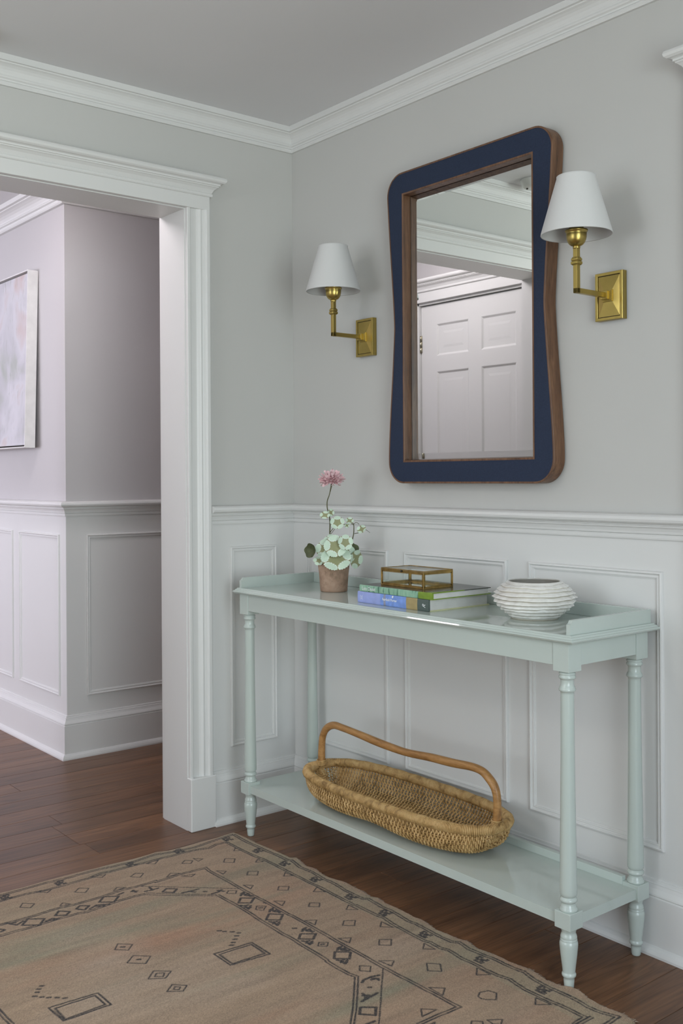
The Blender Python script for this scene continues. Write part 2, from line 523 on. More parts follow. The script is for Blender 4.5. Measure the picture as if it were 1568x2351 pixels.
trim(MB().sweep(hall_path, HCROWN), 3, 'bright white crown moulding of the hall')
trim(MB().sweep(hall_path, RAIL), 4, 'white chair rail around the hall corner')
bb = MB().sweep(hall_path, BASE).build('baseboard_hall', M_trim); bb['kind'] = 'structure'; bb['label'] = 'tall white baseboard around the hall corner'
# painted wainscot field (everything below the rail is trim paint) with applied panel frames
def wains(name, parent, fn, u0, u1, panels):
    mb = MB()
    v = [fn(u, z, d) for d in (0, 0.0012) for u, z in ((u0, 0.02), (u1, 0.02), (u1, 1.03), (u0, 1.03))]
    mb.add(v, [(4, 5, 6, 7), (0, 1, 5, 4), (1, 2, 6, 5), (2, 3, 7, 6), (3, 0, 4, 7)])
    mb.build('wainscot_board', M_trim, parent)
    for a, b in panels:
        MB().frame(a, b, 0.252, 0.938, [(t, d + 0.001) for t, d in PANEL], fn).build('panel_moulding', M_trim, parent)
wains('back', W_BACK, lambda u, z, d: (u, -d, z), 0.0, 1.606, [(0.082, 0.514), (0.593, 1.023), (1.102, 1.528)])
wains('left', W_LEFT, lambda u, z, d: (d, u, z), -0.36, 0.0, [(-0.276, -0.081)])
WH = bpy.data.objects['wall_hall']
wains('hall', WH, lambda u, z, d: (u, HY - d, z), -4.4, HX, [(-1.600, -1.160), (-2.12, -1.680), (-2.64, -2.20)])
wains('hall_side', WH, lambda u, z, d: (HX + d, u, z), HY, 1.2, [(-0.293, 0.22), (0.30, 0.80)])

# cased opening: jamb lining, casing legs, plinth blocks, head board and cornice
CAS = [(0, 0), (0, 0.016), (0.002, 0.018), (0.010, 0.018), (0.013, 0.016), (0.014, 0.012), (0.017, 0.010), (0.036, 0.0115), (0.042, 0.014), (0.046, 0.017),
       (0.050, 0.0195), (0.054, 0.019), (0.056, 0.0165), (0.060, 0.0185), (0.066, 0.020), (0.068, 0.024), (0.071, 0.026), (0.081, 0.026), (0.085, 0.023), (0.085, 0)]
def opening_trim(n, label):
    mb = MB()
    # jambs and soffit lining
    mb.box((-0.157, OY0, 0), (0.002, OY0 + 0.014, OH)).box((-0.157, OY1 - 0.014, 0), (0.002, OY1, OH))
    mb.box((-0.157, OY1 - 0.014, OH), (0.002, OY0 + 0.014, OH + 0.014))
    o = trim(mb, n, label)
    ya, yb = OY0 + 0.003, OY1 - 0.003
    for y0, sg in ((ya, 1), (yb, -1)):
        MB().prism([(y0 + sg * t, d) for t, d in CAS], 0.165, 2.074, lambda a, b, t: (b, a, t)).build('casing', M_trim, o)
        lo, hi = sorted((y0 - sg * 0.004, y0 + sg * 0.093))
        MB().box((0, lo, 0), (0.029, hi, 0.176), 0.003).build('plinth_block', M_trim, o)
    MB().box((0, yb - 0.085, 2.074), (0.022, ya + 0.085, 2.130), 0.0015).build('head_board', M_trim, o)
    COR = [(0, 2.118), (0.004, 2.118), (0.007, 2.121), (0.007, 2.127), (0.004, 2.130), (0.006, 2.133), (0.011, 2.142), (0.018, 2.148), (0.022, 2.150), (0.022, 2.153), (0.026, 2.154),
           (0.026, 2.159), (0.030, 2.161), (0.036, 2.162), (0.041, 2.166), (0.043, 2.172), (0.041, 2.178), (0.036, 2.182), (0, 2.184)]
    MB().sweep([(0.0, yb - 0.085), (0.022, yb - 0.085), (0.022, ya + 0.085), (0.0, ya + 0.085)], COR).build('head_cornice', M_trim, o)
    # casing on the hall side
    for y0, sg in ((ya, 1),):
        MB().prism([(y0 + sg * t, d) for t, d in CAS], 0.0, 2.074, lambda a, b, t: (-0.155 - b, a, t)).build('casing', M_trim, o)
    return COR
COR = opening_trim(5, 'white cased opening with head cornice')

# six-panel door: fn(u, z, out) maps the door plane to the world
def six_panel(n, fn, u0, u1, h, label, hinge=None, knob=None):
    mb = MB()
    def slab(a0, a1, z0, z1, d0, d1, m=mb):
        v = [fn(u, z, d) for d in (d0, d1) for z in (z0, z1) for u in (a0, a1)]
        m.add(v, [(0, 2, 3, 1), (4, 5, 7, 6), (0, 1, 5, 4), (2, 6, 7, 3), (0, 4, 6, 2), (1, 3, 7, 5)])
    slab(u0, u1, 0.01, h, -0.035, -0.010)
    w = u1 - u0; st = 0.112; mid = 0.085
    cw = (w - 2 * st - mid) / 2
    cols = [(u0 + st, u0 + st + cw), (u1 - st - cw, u1 - st)]
    rows = [(h - 0.100 - 0.165, h - 0.100), (h - 0.345 - 0.62, h - 0.345), (0.24, h - 0.345 - 0.62 - 0.11)]
    # stiles and rails
    for a, b in ((u0, u0 + st), (u0 + st + cw, u1 - st - cw), (u1 - st, u1)): slab(a, b, 0.01, h, -0.010, 0.0)
    zz = [0.01] + [z for r in reversed(rows) for z in r] + [h]
    for k in range(0, len(zz), 2):
        for a, b in cols: slab(a, b, zz[k], zz[k + 1], -0.010, 0.0)
    o = mb.build('door_%d' % n, M_trim); o['kind'] = 'structure'; o['label'] = label
    for a, b in cols:
        for z0, z1 in rows:
            p = MB().frame(a, b, z0, z1, [(0, 0), (0.003, -0.001), (0.009, -0.006), (0.012, -0.0075), (0.040, -0.0075), (0.052, -0.0062)], fn)
            i = 0.052
            p.add([fn(a + i, z0 + i, -0.0062), fn(b - i, z0 + i, -0.0062), fn(b - i, z1 - i, -0.0062), fn(a + i, z1 - i, -0.0062)], [(0, 1, 2, 3)])
            p.build('door_panel', M_trim, o)
    if hinge is not None:
        for z in (h - 0.24, 1.05, 0.25):
            hb = MB()
            slab(hinge - 0.012, hinge + 0.006, z, z + 0.09, -0.002, 0.002, hb)
            for k in range(3):
                hb.tube([fn(hinge - 0.002, z + k * 0.0305, 0.004), fn(hinge - 0.002, z + k * 0.0305 + 0.028, 0.004)], 0.006, 10)
            hb.build('hinge', plain('hinge_nickel%d' % n, (0.45, 0.42, 0.33, 1), 0.35, 1.0), o)
    if knob is not None:
        kb = MB().tube([fn(knob, 0.95, 0.0), fn(knob, 0.95, 0.03)], 0.011, 12)
        kb.tube([fn(knob, 0.95, 0.028 + 0.004 * t) for t in range(9)], [0.012, 0.02, 0.025, 0.027, 0.028, 0.027, 0.025, 0.019, 0.008], 16)
        kb.build('door_knob', M_brass, o)
    return o
d1 = six_panel(1, lambda u, z, d: (u, DY + d - 0.012, z), DX0, DX1, DH, 'white six-panel hall door reflected in the mirror', hinge=DX0, knob=DX1 - 0.06)
mb = MB()
mb.box((DX0 - 0.018, DY - 0.06, 0), (DX0 - 0.003, DY + 0.004, DH + 0.018)).box((DX1 + 0.003, DY - 0.06, 0), (DX1 + 0.014, DY + 0.004, DH + 0.018)).box((DX0 - 0.018, DY - 0.06, DH + 0.004), (DX1 + 0.014, DY + 0.004, DH + 0.018))
t6 = trim(mb, 6, 'white door frame of the hall door')
MB().prism([(DX0 - 0.010 - t, d) for t, d in CAS], 0, 2.076, lambda a, b, t: (a, DY + b, t)).build('casing', M_trim, t6)
MB().box((DX0 - 0.095, DY, 2.076), (-0.157, DY + 0.022, 2.136), 0.001).build('head_board', M_trim, t6)
MB().sweep([(-0.157, DY + 0.022), (DX0 - 0.095, DY + 0.022), (DX0 - 0.095, DY)], [(d, z + 0.010) for d, z in COR]).build('head_cornice', M_trim, t6)

# door at the right end of the mirror wall: its cornice end shows at the frame edge
EX = 1.618
mb = MB().box((EX + 0.080, -0.006, 0), (EX + 0.095, 0.0, 2.07)).box((EX + 1.04, -0.006, 0), (EX + 1.055, 0.0, 2.07))
t7 = trim(mb, 7, 'white door casing and cornice at the right edge')
MB().prism([(EX + 0.085 - t, d) for t, d in CAS], 0.165, 2.074, lambda a, b, t: (a, -b, t)).build('casing', M_trim, t7)
MB().prism([(EX + 1.05 + t, d) for t, d in CAS], 0.165, 2.074, lambda a, b, t: (a, -b, t)).build('casing', M_trim, t7)
for a, b in ((EX - 0.006, EX + 0.09), (EX + 1.046, EX + 1.142)):
    MB().box((a, -0.029, 0), (b, 0, 0.176), 0.003).build('plinth_block', M_trim, t7)
MB().box((EX, -0.022, 2.074), (EX + 1.136, 0, 2.130), 0.0015).build('head_board', M_trim, t7)
MB().sweep([(EX, 0.0), (EX, -0.022), (EX + 1.136, -0.022), (EX + 1.136, 0.0)], COR).build('head_cornice', M_trim, t7)
six_panel(2, lambda u, z, d: (u, -0.0055 - d * 0.6, z), EX + 0.095, EX + 1.04, 2.07, 'white panelled door just outside the right edge', knob=EX + 0.97)

# unseen ceiling lamps added as fill light for the entry and the hall
def fill_lamp_glass(name, strength, col):
    m = bpy.data.materials.new(name); m.use_nodes = True
    nt = m.node_tree; b = nt.nodes['Principled BSDF']
    b.inputs['Base Color'].default_value = (0.8, 0.8, 0.78, 1); b.inputs['Roughness'].default_value = 0.4
    b.inputs['Emission Color'].default_value = col + (1,); b.inputs['Emission Strength'].default_value = strength
    return m
def fill_lamp(x, y, R, strength, col, label):
    t = thing('fill_lamp', (x, y, CEIL), label, 'lamp')
    MB().lathe([(R * 0.62, CEIL - 0.045), (R * 0.66, CEIL - 0.04), (R * 0.66, CEIL - 0.004), (R * 0.60, CEIL)], (x, y), 40).build('canopy', M_brass, t)
    MB().lathe([(0.0, CEIL - 0.045 - R * 0.50), (R * 0.35, CEIL - 0.045 - R * 0.46), (R * 0.70, CEIL - 0.045 - R * 0.32), (R * 0.95, CEIL - 0.045 - R * 0.10), (R, CEIL - 0.045), (R * 0.95, CEIL - 0.035), (R * 0.65, CEIL - 0.03)], (x, y), 48).build('glass_bowl', fill_lamp_glass('fill_glow_glass_' + str(len(bpy.data.materials)), strength, col), t)
    return t
fill_lamp(1.0, -2.7, 0.21, 21.0, (1.0, 0.95, 0.88), 'added opal glass fill lamp on the entry ceiling, unseen behind the camera')
fill_lamp(-0.60, -0.92, 0.22, 21.0, (1.0, 0.92, 0.96), 'added opal glass fill lamp on the hall ceiling, unseen beyond the opening')

# ================================================================ CONSOLE TABLE
TX0, TX1, TYF, TYB = 0.173, 1.479, -0.310, -0.053
TOP = 0.812
table = thing('console_table', ((TX0 + TX1) / 2, (TYF + TYB) / 2, 0), 'long pale mint console table with turned legs and a low shelf', 'table')
LX0, LX1, LY0, LY1 = 0.129, 1.523, -0.348, -0.006
# tray top: reeded lip
lip = [(0.0, 0.793), (0.006, 0.794), (0.012, 0.797), (0.0145, 0.8005), (0.012, 0.8035), (0.009, 0.8045), (0.0085, 0.8055), (0.007, 0.8085), (0.0045, 0.809), (0.004, 0.8100), (0.0025, 0.8125), (0.0, 0.8130), (-0.003, TOP)]
mb = MB()
i0 = 0.0145
px = [(LX0 + i0, LY0 + i0), (LX1 - i0, LY0 + i0), (LX1 - i0, LY1 - i0), (LX0 + i0, LY1 - i0)]
v = []; m_ = len(lip)
for (x_, y_), (sx, sy) in zip(px, ((-1, -1), (1, -1), (1, 1), (-1, 1))):
    v += [(x_ + sx * d, y_ + sy * d, z) for d, z in lip]
f = [(k * m_ + j, ((k + 1) % 4) * m_ + j, ((k + 1) % 4) * m_ + j + 1, k * m_ + j + 1) for k in range(4) for j in range(m_ - 1)]
f += [tuple(k * m_ + m_ - 1 for k in range(4)), tuple(k * m_ for k in (3, 2, 1, 0))]
mb.add(v, f)
mb.build('tabletop', M_mint_top, table)
# gallery with cut-down front ends
def gal_end(x_in, x_out):
    poly = [(-0.331, TOP), (-0.331, 0.836), (-0.328, 0.8375), (-0.325, 0.8395), (-0.323, 0.8430), (-0.321, 0.8455), (-0.318, 0.846), (-0.022, 0.846), (-0.022, TOP)]
    a, b = sorted((x_in, x_out))
    return MB().prism(poly, a, b, lambda p, q, t: (t, p, q))
gal_end(0.158, 0.147).build('gallery_rail', M_mint, table)
gal_end(1.494, 1.505).build('gallery_rail', M_mint, table)
MB().box((0.158, -0.033, TOP), (1.494, -0.022, 0.8455), 0.0012).build('gallery_rail', M_mint, table)
# aprons
MB().box((TX0 + 0.0225, -0.3305, 0.740), (TX1 - 0.0225, -0.312, 0.7935), 0.0008).build('apron', M_mint, table)
MB().box((TX0 + 0.0225, -0.050, 0.740), (TX1 - 0.0225, -0.034, 0.7935), 0.0008).build('apron', M_mint, table)
MB().box((TX0 - 0.0205, TYF + 0.0225, 0.740), (TX0 - 0.004, TYB - 0.0225, 0.7935), 0.0008).build('apron', M_mint, table)
MB().box((TX1 + 0.004, TYF + 0.0225, 0.740), (TX1 + 0.0205, TYB - 0.0225, 0.7935), 0.0008).build('apron', M_mint, table)
UP = [(0.016, 0.7275), (0.0175, 0.7245), (0.0192, 0.7225), (0.0192, 0.7200), (0.0172, 0.7185), (0.0185, 0.7170), (0.0198, 0.7140), (0.0192, 0.7110), (0.0175, 0.7095), (0.0160, 0.7085), (0.0153, 0.7050), (0.0155, 0.6960), (0.0165, 0.6925),
      (0.0182, 0.6905), (0.0182, 0.6885), (0.0190, 0.6875), (0.0197, 0.6850), (0.0190, 0.6820), (0.0172, 0.6805), (0.0156, 0.6795), (0.0154, 0.674), (0.0160, 0.55), (0.0176, 0.40), (0.0192, 0.28), (0.0200, 0.235), (0.0200, 0.219), (0.0192, 0.2145), (0.0170, 0.2115), (0.0158, 0.2105),
      (0.0165, 0.2095), (0.0192, 0.2070), (0.0202, 0.2040), (0.0200, 0.2015), (0.0185, 0.1995), (0.0168, 0.1985), (0.0160, 0.1975), (0.0158, 0.1960), (0.0162, 0.1930), (0.0175, 0.1895), (0.0182, 0.1885), (0.0182, 0.1872), (0.0200, 0.1855), (0.0210, 0.1820), (0.0208, 0.1788)]
LOW = [(0.0195, 0.1405), (0.0185, 0.137), (0.0165, 0.131), (0.0160, 0.128), (0.0175, 0.1245), (0.0190, 0.1200), (0.0192, 0.1165), (0.0185, 0.1150), (0.0193, 0.1140), (0.0197, 0.1120), (0.0190, 0.1095), (0.0203, 0.1080), (0.0213, 0.1030), (0.0210, 0.0960), (0.0195, 0.080), (0.0170, 0.060), (0.0152, 0.045), (0.0145, 0.0385), (0.0145, 0.0365),
       (0.0160, 0.0350), (0.0166, 0.0320), (0.0160, 0.0285), (0.0142, 0.0270), (0.0125, 0.0262), (0.0125, 0.020), (0.0112, 0.003), (0.0100, 0.0)]
for lx in (TX0, TX1):
    for ly in (TYF, TYB):
        h = 0.0228
        b = MB()
        b.box((lx - h, ly - h, 0.7275), (lx + h, ly + h, 0.7935), 0.0008)
        b.box((lx - h, ly - h, 0.1400), (lx + h, ly + h, 0.1790), 0.0012)
        b.lathe(list(reversed(UP)), (lx, ly), 28).lathe(list(reversed(LOW)), (lx, ly), 28)
        b.build('leg', M_mint, table)
# low shelf notched around the posts and its upstand
poly = [(TX0 + 0.0228, -0.3255), (TX1 - 0.0228, -0.3255), (TX1 - 0.0228, TYF + 0.0228), (1.4955, TYF + 0.0228), (1.4955, TYB - 0.0228), (TX1 - 0.0228, TYB - 0.0228), (TX1 - 0.0228, -0.040),
        (TX0 + 0.0228, -0.040), (TX0 + 0.0228, TYB - 0.0228), (0.1565, TYB - 0.0228), (0.1565, TYF + 0.0228), (TX0 + 0.0228, TYF + 0.0228)]
MB().prism(poly, 0.146, 0.170, lambda a, b, t: (a, b, t)).build('shelf', M_mint_top, table)
MB().box((TX0 + 0.023, -0.076, 0.170), (TX1 - 0.023, -0.062, 0.190), 0.0008).build('shelf_upstand', M_mint, table)
SHELF = 0.170

# ================================================================ MIRROR
MXC, MZ0, MZ1 = 0.900, 1.154, 2.115
YF, YBK = -0.047, -0.004
def hw(z):
    """half width of the waisted frame"""
    zw = 1.640
    top, wst, bot = 0.331, 0.3010, 0.3295
    s = lambda t: t * t * (3 - 2 * t) * 0.35 + t * 0.65
    if z >= zw: return wst + (top - wst) * s(min(1, (z - zw) / (2.06 - zw)))
    return wst + (bot - wst) * s(min(1, (zw - z) / (zw - 1.25)))
def outline(inset):
    z0, z1 = MZ0 + inset, MZ1 - inset
    R = 0.066 - inset
    pts = []
    zs = [z0 + R + (z1 - z0 - 2 * R) * k / 40 for k in range(41)]
    pts += [(hw(z) - inset, z) for z in zs]                       # right side, upwards
    xa = hw(z1 - R) - inset
    pts += [(xa - R + R * math.cos(a), z1 - R + R * math.sin(a)) for a in [PI / 2 * k / 12 for k in range(1, 13)]]
    left = [(-x_, z) for x_, z in reversed(pts)]
    pts = pts + left
    xb = hw(z0 + R) - inset
    pts += [(-xb + R - R * math.cos(a), z0 + R - R * math.sin(a)) for a in [PI / 2 * k / 12 for k in range(1, 13)]]
    pts += [(xb - R + R * math.cos(a), z0 + R - R * math.sin(a)) for a in [PI / 2 * k / 12 for k in range(12, 0, -1)]]
    return pts
def ring(mb, loops, mi=0, smooth=True):
    """loops: list of lists of world points, all the same length, skinned in order"""
    n = len(loops[0]); v = [p for l in loops for p in l]; f = []
    for i in range(len(loops) - 1):
        for k in range(n):
            k2 = (k + 1) % n
            f.append((i * n + k, i * n + k2, (i + 1) * n + k2, (i + 1) * n + k))
    mb.add(v, f, mi, smooth)
    return mb
mirror = thing('wall_mirror', (MXC, -0.003, MZ0), 'tall waisted mirror with navy leather face and walnut edging', 'mirror')
o0, o1 = outline(0.0), outline(0.0052)
W3 = lambda pts, y: [(MXC + a, y, z) for a, z in pts]
mb = MB()
ring(mb, [W3(o1, YBK), W3(o0, YBK)], smooth=False); ring(mb, [W3(o0, YBK), W3(o0, YF)]); ring(mb, [W3(o0, YF), W3(outline(0.0008), YF - 0.0008), W3(o1, YF - 0.0008)], smooth=False)
ring(mb, [W3(o1, YF - 0.0008), W3(o1, YF + 0.001)], smooth=False)
mb.build('wood_edging', M_walnut, mirror)
# leather face: from outline to the rectangular opening
IX, IZ0, IZ1 = 0.262, 1.219, 2.049
def rect_like(pts, hx, z0, z1):
    """point on the rectangle at the same polar position as each outline point"""
    zc, out = (z0 + z1) / 2, []
    hz = (z1 - z0) / 2
    for a, z in pts:
        dx, dz = a / 0.33, (z - zc) / 0.4805
        s = max(abs(dx), abs(dz))
        out.append((hx * dx / s, zc + hz * dz / s))
    # snap corners
    for cx, cz in ((hx, z0), (hx, z1), (-hx, z0), (-hx, z1)):
        k = min(range(len(out)), key=lambda q: (out[q][0] - cx) ** 2 + (out[q][1] - cz) ** 2)
        out[k] = (cx, cz)
    return out
r0 = rect_like(o1, IX, IZ0, IZ1)
mb = MB(); ring(mb, [W3(o1, YF), W3(r0, YF)], smooth=False); mb.build('leather_face', M_navy, mirror)
# inner wooden lip and rebate
mb = MB()
GY = -0.020
fnm = lambda u, z, d: (MXC + u, d, z)
mb.frame(-IX, IX, IZ0, IZ1, [(0, YF + 0.001), (0, YF - 0.0008), (0.0050, YF - 0.0008), (0.0056, YF), (0.0056, GY)], fnm)
mb.frame(-IX, IX, IZ0, IZ1, [(0.0050, GY + 0.001), (0.0050, YBK), (0.001, YBK)], fnm)
mb.build('inner_lip', M_walnut, mirror)
# bevelled silvered plate
mb = MB()
gx, g0, g1 = IX - 0.006, IZ0 + 0.006, IZ1 - 0.006
bv = 0.021
mb.frame(-gx, gx, g0, g1, [(0, GY + 0.0027), (bv, GY + 0.0012)], fnm)
mb.add([fnm(sx * (gx - bv), z, GY + 0.0012) for sx, z in ((-1, g0 + bv), (1, g0 + bv), (1, g1 - bv), (-1, g1 - bv))], [(0, 1, 2, 3)])
mb.build('mirror_glass', M_mirror, mirror)
MB().box((MXC - 0.27, -0.0155, IZ0 - 0.02), (MXC + 0.27, YBK, IZ1 + 0.02)).build('backing', M_walnut, mirror)

# ================================================================ SCONCES
SZ = 1.631
def make_sconce(xc, label):
    s = thing('wall_sconce', (xc, 0, SZ), label, 'sconce', 'brass sconces beside the mirror')
    fnp = lambda u, z, d: (xc + u, -d, SZ + z)
    b = MB().frame(-0.042, 0.042, -0.061, 0.061, [(0, 0.001), (0, 0.018), (0.0008, 0.0188), (0.0072, 0.0188), (0.0078, 0.0182), (0.0078, 0.0150), (0.0095, 0.0150), (0.0095, 0.0168)], fnp)
    b.add([fnp(sx * 0.0325, sz * 0.0515, 0.0168) for sx, sz in ((-1, -1), (1, -1), (1, 1), (-1, 1))] + [fnp(sx * 0.0105, sz * 0.0105, 0.0215) for sx, sz in ((-1, -1), (1, -1), (1, 1), (-1, 1))],
          [(0, 1, 5, 4), (1, 2, 6, 5), (2, 3, 7, 6), (3, 0, 4, 7), (4, 5, 6, 7)])
    pl = b.build('backplate', M_brass, s)
    MB().frame(-0.0345, 0.0345, -0.0535, 0.0535, [(0, 0.0151), (0.002, 0.0152)], fnp).build('groove', M_groove, pl)
    r = MB()
    for hs, d0, d1 in ((0.0150, 0.0205, 0.0260), (0.0125, 0.0260, 0.0290), (0.0105, 0.0290, 0.0400)):
        r.box((xc - hs, -d1, SZ - hs), (xc + hs, -d0, SZ + hs), 0.0008)
    r.build('rosette', M_brass, s)
    hs = 0.0062
    yc = -0.146
    MB().box((xc - hs, yc - hs, SZ - hs), (xc + hs, -0.039, SZ + hs), 0.0009).build('arm', M_brass, s)
    st = MB().box((xc - hs, yc - hs, SZ - hs), (xc + hs, yc + hs, 1.739), 0.0009)
    for h2, z0, z1 in ((0.0088, 1.6935, 1.6955), (0.0104, 1.6955, 1.7025), (0.0088, 1.7025, 1.7045), (0.0099, 1.7045, 1.7105), (0.0082, 1.7105, 1.7135)):
        st.box((xc - h2, yc - h2, z0), (xc + h2, yc + h2, z1), 0.0012)
    st.build('stem', M_brass, s)
    MB().lathe([(0.0084, 1.734), (0.0092, 1.7355), (0.0092, 1.7395), (0.0084, 1.741)], (xc, yc), 24).build('collar', M_brass, s)
    MB().lathe([(0.0085, 1.7400), (0.0120, 1.7412), (0.0165, 1.7442), (0.0205, 1.7490), (0.0232, 1.7550), (0.0246, 1.7620), (0.0250, 1.7700), (0.0250, 1.7745), (0.0272, 1.7755), (0.0278, 1.7775), (0.0275, 1.7800), (0.0180, 1.7805), (0.0178, 1.830), (0.004, 1.832)], (xc, yc), 36).build('cup', M_brass, s)
    R0, R1, z0, z1, th = 0.0870, 0.0468, 1.7680, 1.9130, 0.0022
    sh = MB().lathe([(R0 - th, z0 + 0.001), (R0 - 0.0006, z0 - 0.0003), (R0 + 0.0002, z0 + 0.001), (R0 - 0.0003, z0 + 0.005), (R1 + 0.0008, z1 - 0.005), (R1 + 0.0010, z1 - 0.001), (R1 - 0.0004, z1), (R1 - th, z1 - 0.001), (R0 - th, z0 + 0.001)], (xc, yc), 56)
    for fc in range(len(sh.f) - 2, len(sh.f)): pass
    sh.f = sh.f[:-2]; sh.mi = sh.mi[:-2]; sh.sm = sh.sm[:-2]
    sh.build('shade', M_shade, s)
    MB().lathe([(0.0290, 1.8290), (0.0290, 1.8300), (0.0, 1.8302)], (xc, yc), 24).build('shade_ring', M_brass, s)
    return s
s1 = make_sconce(0.419, 'brass wall sconce with white shade left of the mirror')
s2 = copy_tree(s1, (1.384, 0, SZ), 'brass wall sconce with white shade right of the mirror')

# ================================================================ BASKET
def make_basket():
    BX, BY = 0.771, -0.190
    A, B, RZ = 0.384, 0.126, 0.257          # centre line of the rim
    t = thing('wicker_basket', (BX, BY, SHELF), 'long oval wicker basket with arched cane handle on the low shelf', 'basket')
    nexp = 2.8
    def rim_xy(a):
        c, s_ = math.cos(a), math.sin(a)
        return A * math.copysign(abs(c) ** (2 / nexp), c), B * math.copysign(abs(s_) ** (2 / nexp), s_)
    def shell(xn, q):
        """xn in -1..1 along the length, q in -1..1 across (front rim -1, keel 0, back rim 1)"""
        w = (max(0.0, 1 - abs(xn) ** nexp)) ** (1 / nexp)
        ph = q * PI / 2
        s_, c = math.sin(ph), math.cos(ph)
        e = 0.60
        yy = B * w * math.copysign(abs(s_) ** e, s_)
        depth = (RZ - SHELF - 0.005) * (w ** 0.28)
        arch = 0.012 * math.exp(-(xn / 0.28) ** 2)
        zz = RZ - max(0.0, depth - arch) * (abs(c) ** 0.46)
        return Vector((BX + A * xn * (0.925 + 0.075 * abs(q) ** 1.5), BY + yy, zz))
    def normal(xn, q):
        e = 1e-3
        x0, x1 = max(-0.999, xn - e), min(0.999, xn + e)
        q0, q1 = max(-0.999, q - e), min(0.999, q + e)
        n = (shell(x1, q) - shell(x0, q)).cross(shell(xn, q1) - shell(xn, q0))
        return n.normalized() if n.length > 1e-12 else Vector((0, 0, -1))
    NR = 21                                      # ribs run lengthwise, weavers cross them
    QS = [-1 + 2 * k / 120 for k in range(121)]
    def by_arc(xn, fr_):
        """q values at even shares of the cross-section's arc"""
        P_ = [shell(xn, q) for q in QS]
        cum = [0.0]
        for p, q in zip(P_, P_[1:]): cum.append(cum[-1] + (q - p).length)
        return [float(np.interp(f_ * cum[-1], cum, QS)) for f_ in fr_]
    ribs = [(k + 1) / (NR + 1) for k in range(NR)]
    mb = MB()
    N = 132
    M = (NR + 1) * 4
    xns = []
    for k in range(N):
        u = -1 + 2 * (k + 0.5) / N
        xns.append(max(-0.9985, min(0.9985, math.sin(u * PI / 2) * 0.45 + u * 0.55)))
    for w_ in (0.135, 0.115, 0.095, 0.075, 0.055, 0.035, 0.018):
        e_ = (1 - w_ ** nexp) ** (1 / nexp)
        xns = [-e_] + xns + [e_]
    for k, xn in enumerate(xns):
        pts = []
        jit = random.uniform(-0.0005, 0.0005)
        for j, q in enumerate(by_arc(xn, [j / M for j in range(M + 1)])):
            p = shell(xn, max(-0.999, min(0.999, q)))
            nn = normal(xn, max(-0.98, min(0.98, q)))
            off = math.cos(PI * j / 4 + PI * (k % 2)) * 0.0036
            slant = 0.0010 * math.sin(PI * j / 2)
            pts.append(p + nn * off + Vector((slant + jit, 0, 0)))
        mb.tube(pts, random.uniform(0.0024, 0.0028), 6, caps=False)
    w = mb.build('weave', M_wicker, t, kind='stuff', fix=False)
    XN = [-0.995 + 1.99 * j / 40 for j in range(41)]
    RQ = [by_arc(x_, ribs) for x_ in XN]
    mb = MB()
    for k in range(NR):
        mb.tube([shell(x_, RQ[j][k]) for j, x_ in enumerate(XN)], 0.0016, 5, caps=False)
    mb.build('ribs', M_wicker, t, kind='stuff', fix=False)
    # dense floor strip under the keel keeps the weave closed
    # rim: core plus tight wrapping
    core = [Vector((BX + rim_xy(a)[0], BY + rim_xy(a)[1], RZ)) for a in [2 * PI * k / 180 for k in range(180)]]
    # even spacing
    L = [0.0]
    for k in range(len(core)): L.append(L[-1] + (core[(k + 1) % len(core)] - core[k]).length)
    tot = L[-1]
    def rim_at(s_):
        s_ %= tot
        lo, hi = 0, len(core)
        while hi - lo > 1:
            mid = (lo + hi) // 2
            if L[mid] <= s_: lo = mid
            else: hi = mid
        f_ = (s_ - L[lo]) / max(1e-9, L[lo + 1] - L[lo])
        return core[lo].lerp(core[(lo + 1) % len(core)], f_)
    rim = MB().tube([rim_at(tot * k / 160) for k in range(160)], 0.0118, 8, closed=True)
    turns, per = 420, 9
    hp = []
    for k in range(turns * per):
        s_ = tot * k / (turns * per)
        p = rim_at(s_); tg = (rim_at(s_ + 0.004) - rim_at(s_ - 0.004)).normalized()
        side = tg.cross(Vector((0, 0, 1))).normalized()
        a = 2 * PI * k / per
        wob = 0.0127 + 0.0006 * math.sin(s_ * 90)
        hp.append(p + side * math.cos(a) * wob + Vector((0, 0, 1)) * math.sin(a) * wob)
    rim.tube(hp, 0.0019, 4, closed=True)
    rim.build('rim', M_wicker, t, fix=False)
    hpts = [(0.4009, 0.25849999999999995), (0.3999, 0.2835), (0.4022, 0.3246), (0.4084, 0.3544), (0.428, 0.3807), (0.4625, 0.3965), (0.5074, 0.3966), (0.5943, 0.3912), (0.664, 0.3855), (0.7478, 0.3811), (0.8129, 0.3807), (0.9024, 0.387), (0.9878, 0.3899), (1.056, 0.3947), (1.0957, 0.3917), (1.1215, 0.3783), (1.1419, 0.3582), (1.1505, 0.3281), (1.1501, 0.2808), (1.1481, 0.2608)]
    path = smooth_path([(x_, -0.19, z) for x_, z in hpts], 5)
    MB().tube(path, [0.0112 + 0.0005 * math.sin(k * 0.35) for k in range(len(path))], 16).build('handle', M_cane, t)
    for cx_ in (0.3999, 1.1501):
        wr = MB()
        for k in range(4):
            wr.tube([(cx_ + 0.0145 * math.cos(a), -0.19 + 0.0145 * math.sin(a), 0.262 + k * 0.0042 + 0.001 * math.sin(a)) for a in [2 * PI * j / 16 for j in range(16)]], 0.0022, 5, closed=True)
        wr.build('handle_binding', M_wicker, t, fix=False)
    return t
make_basket()

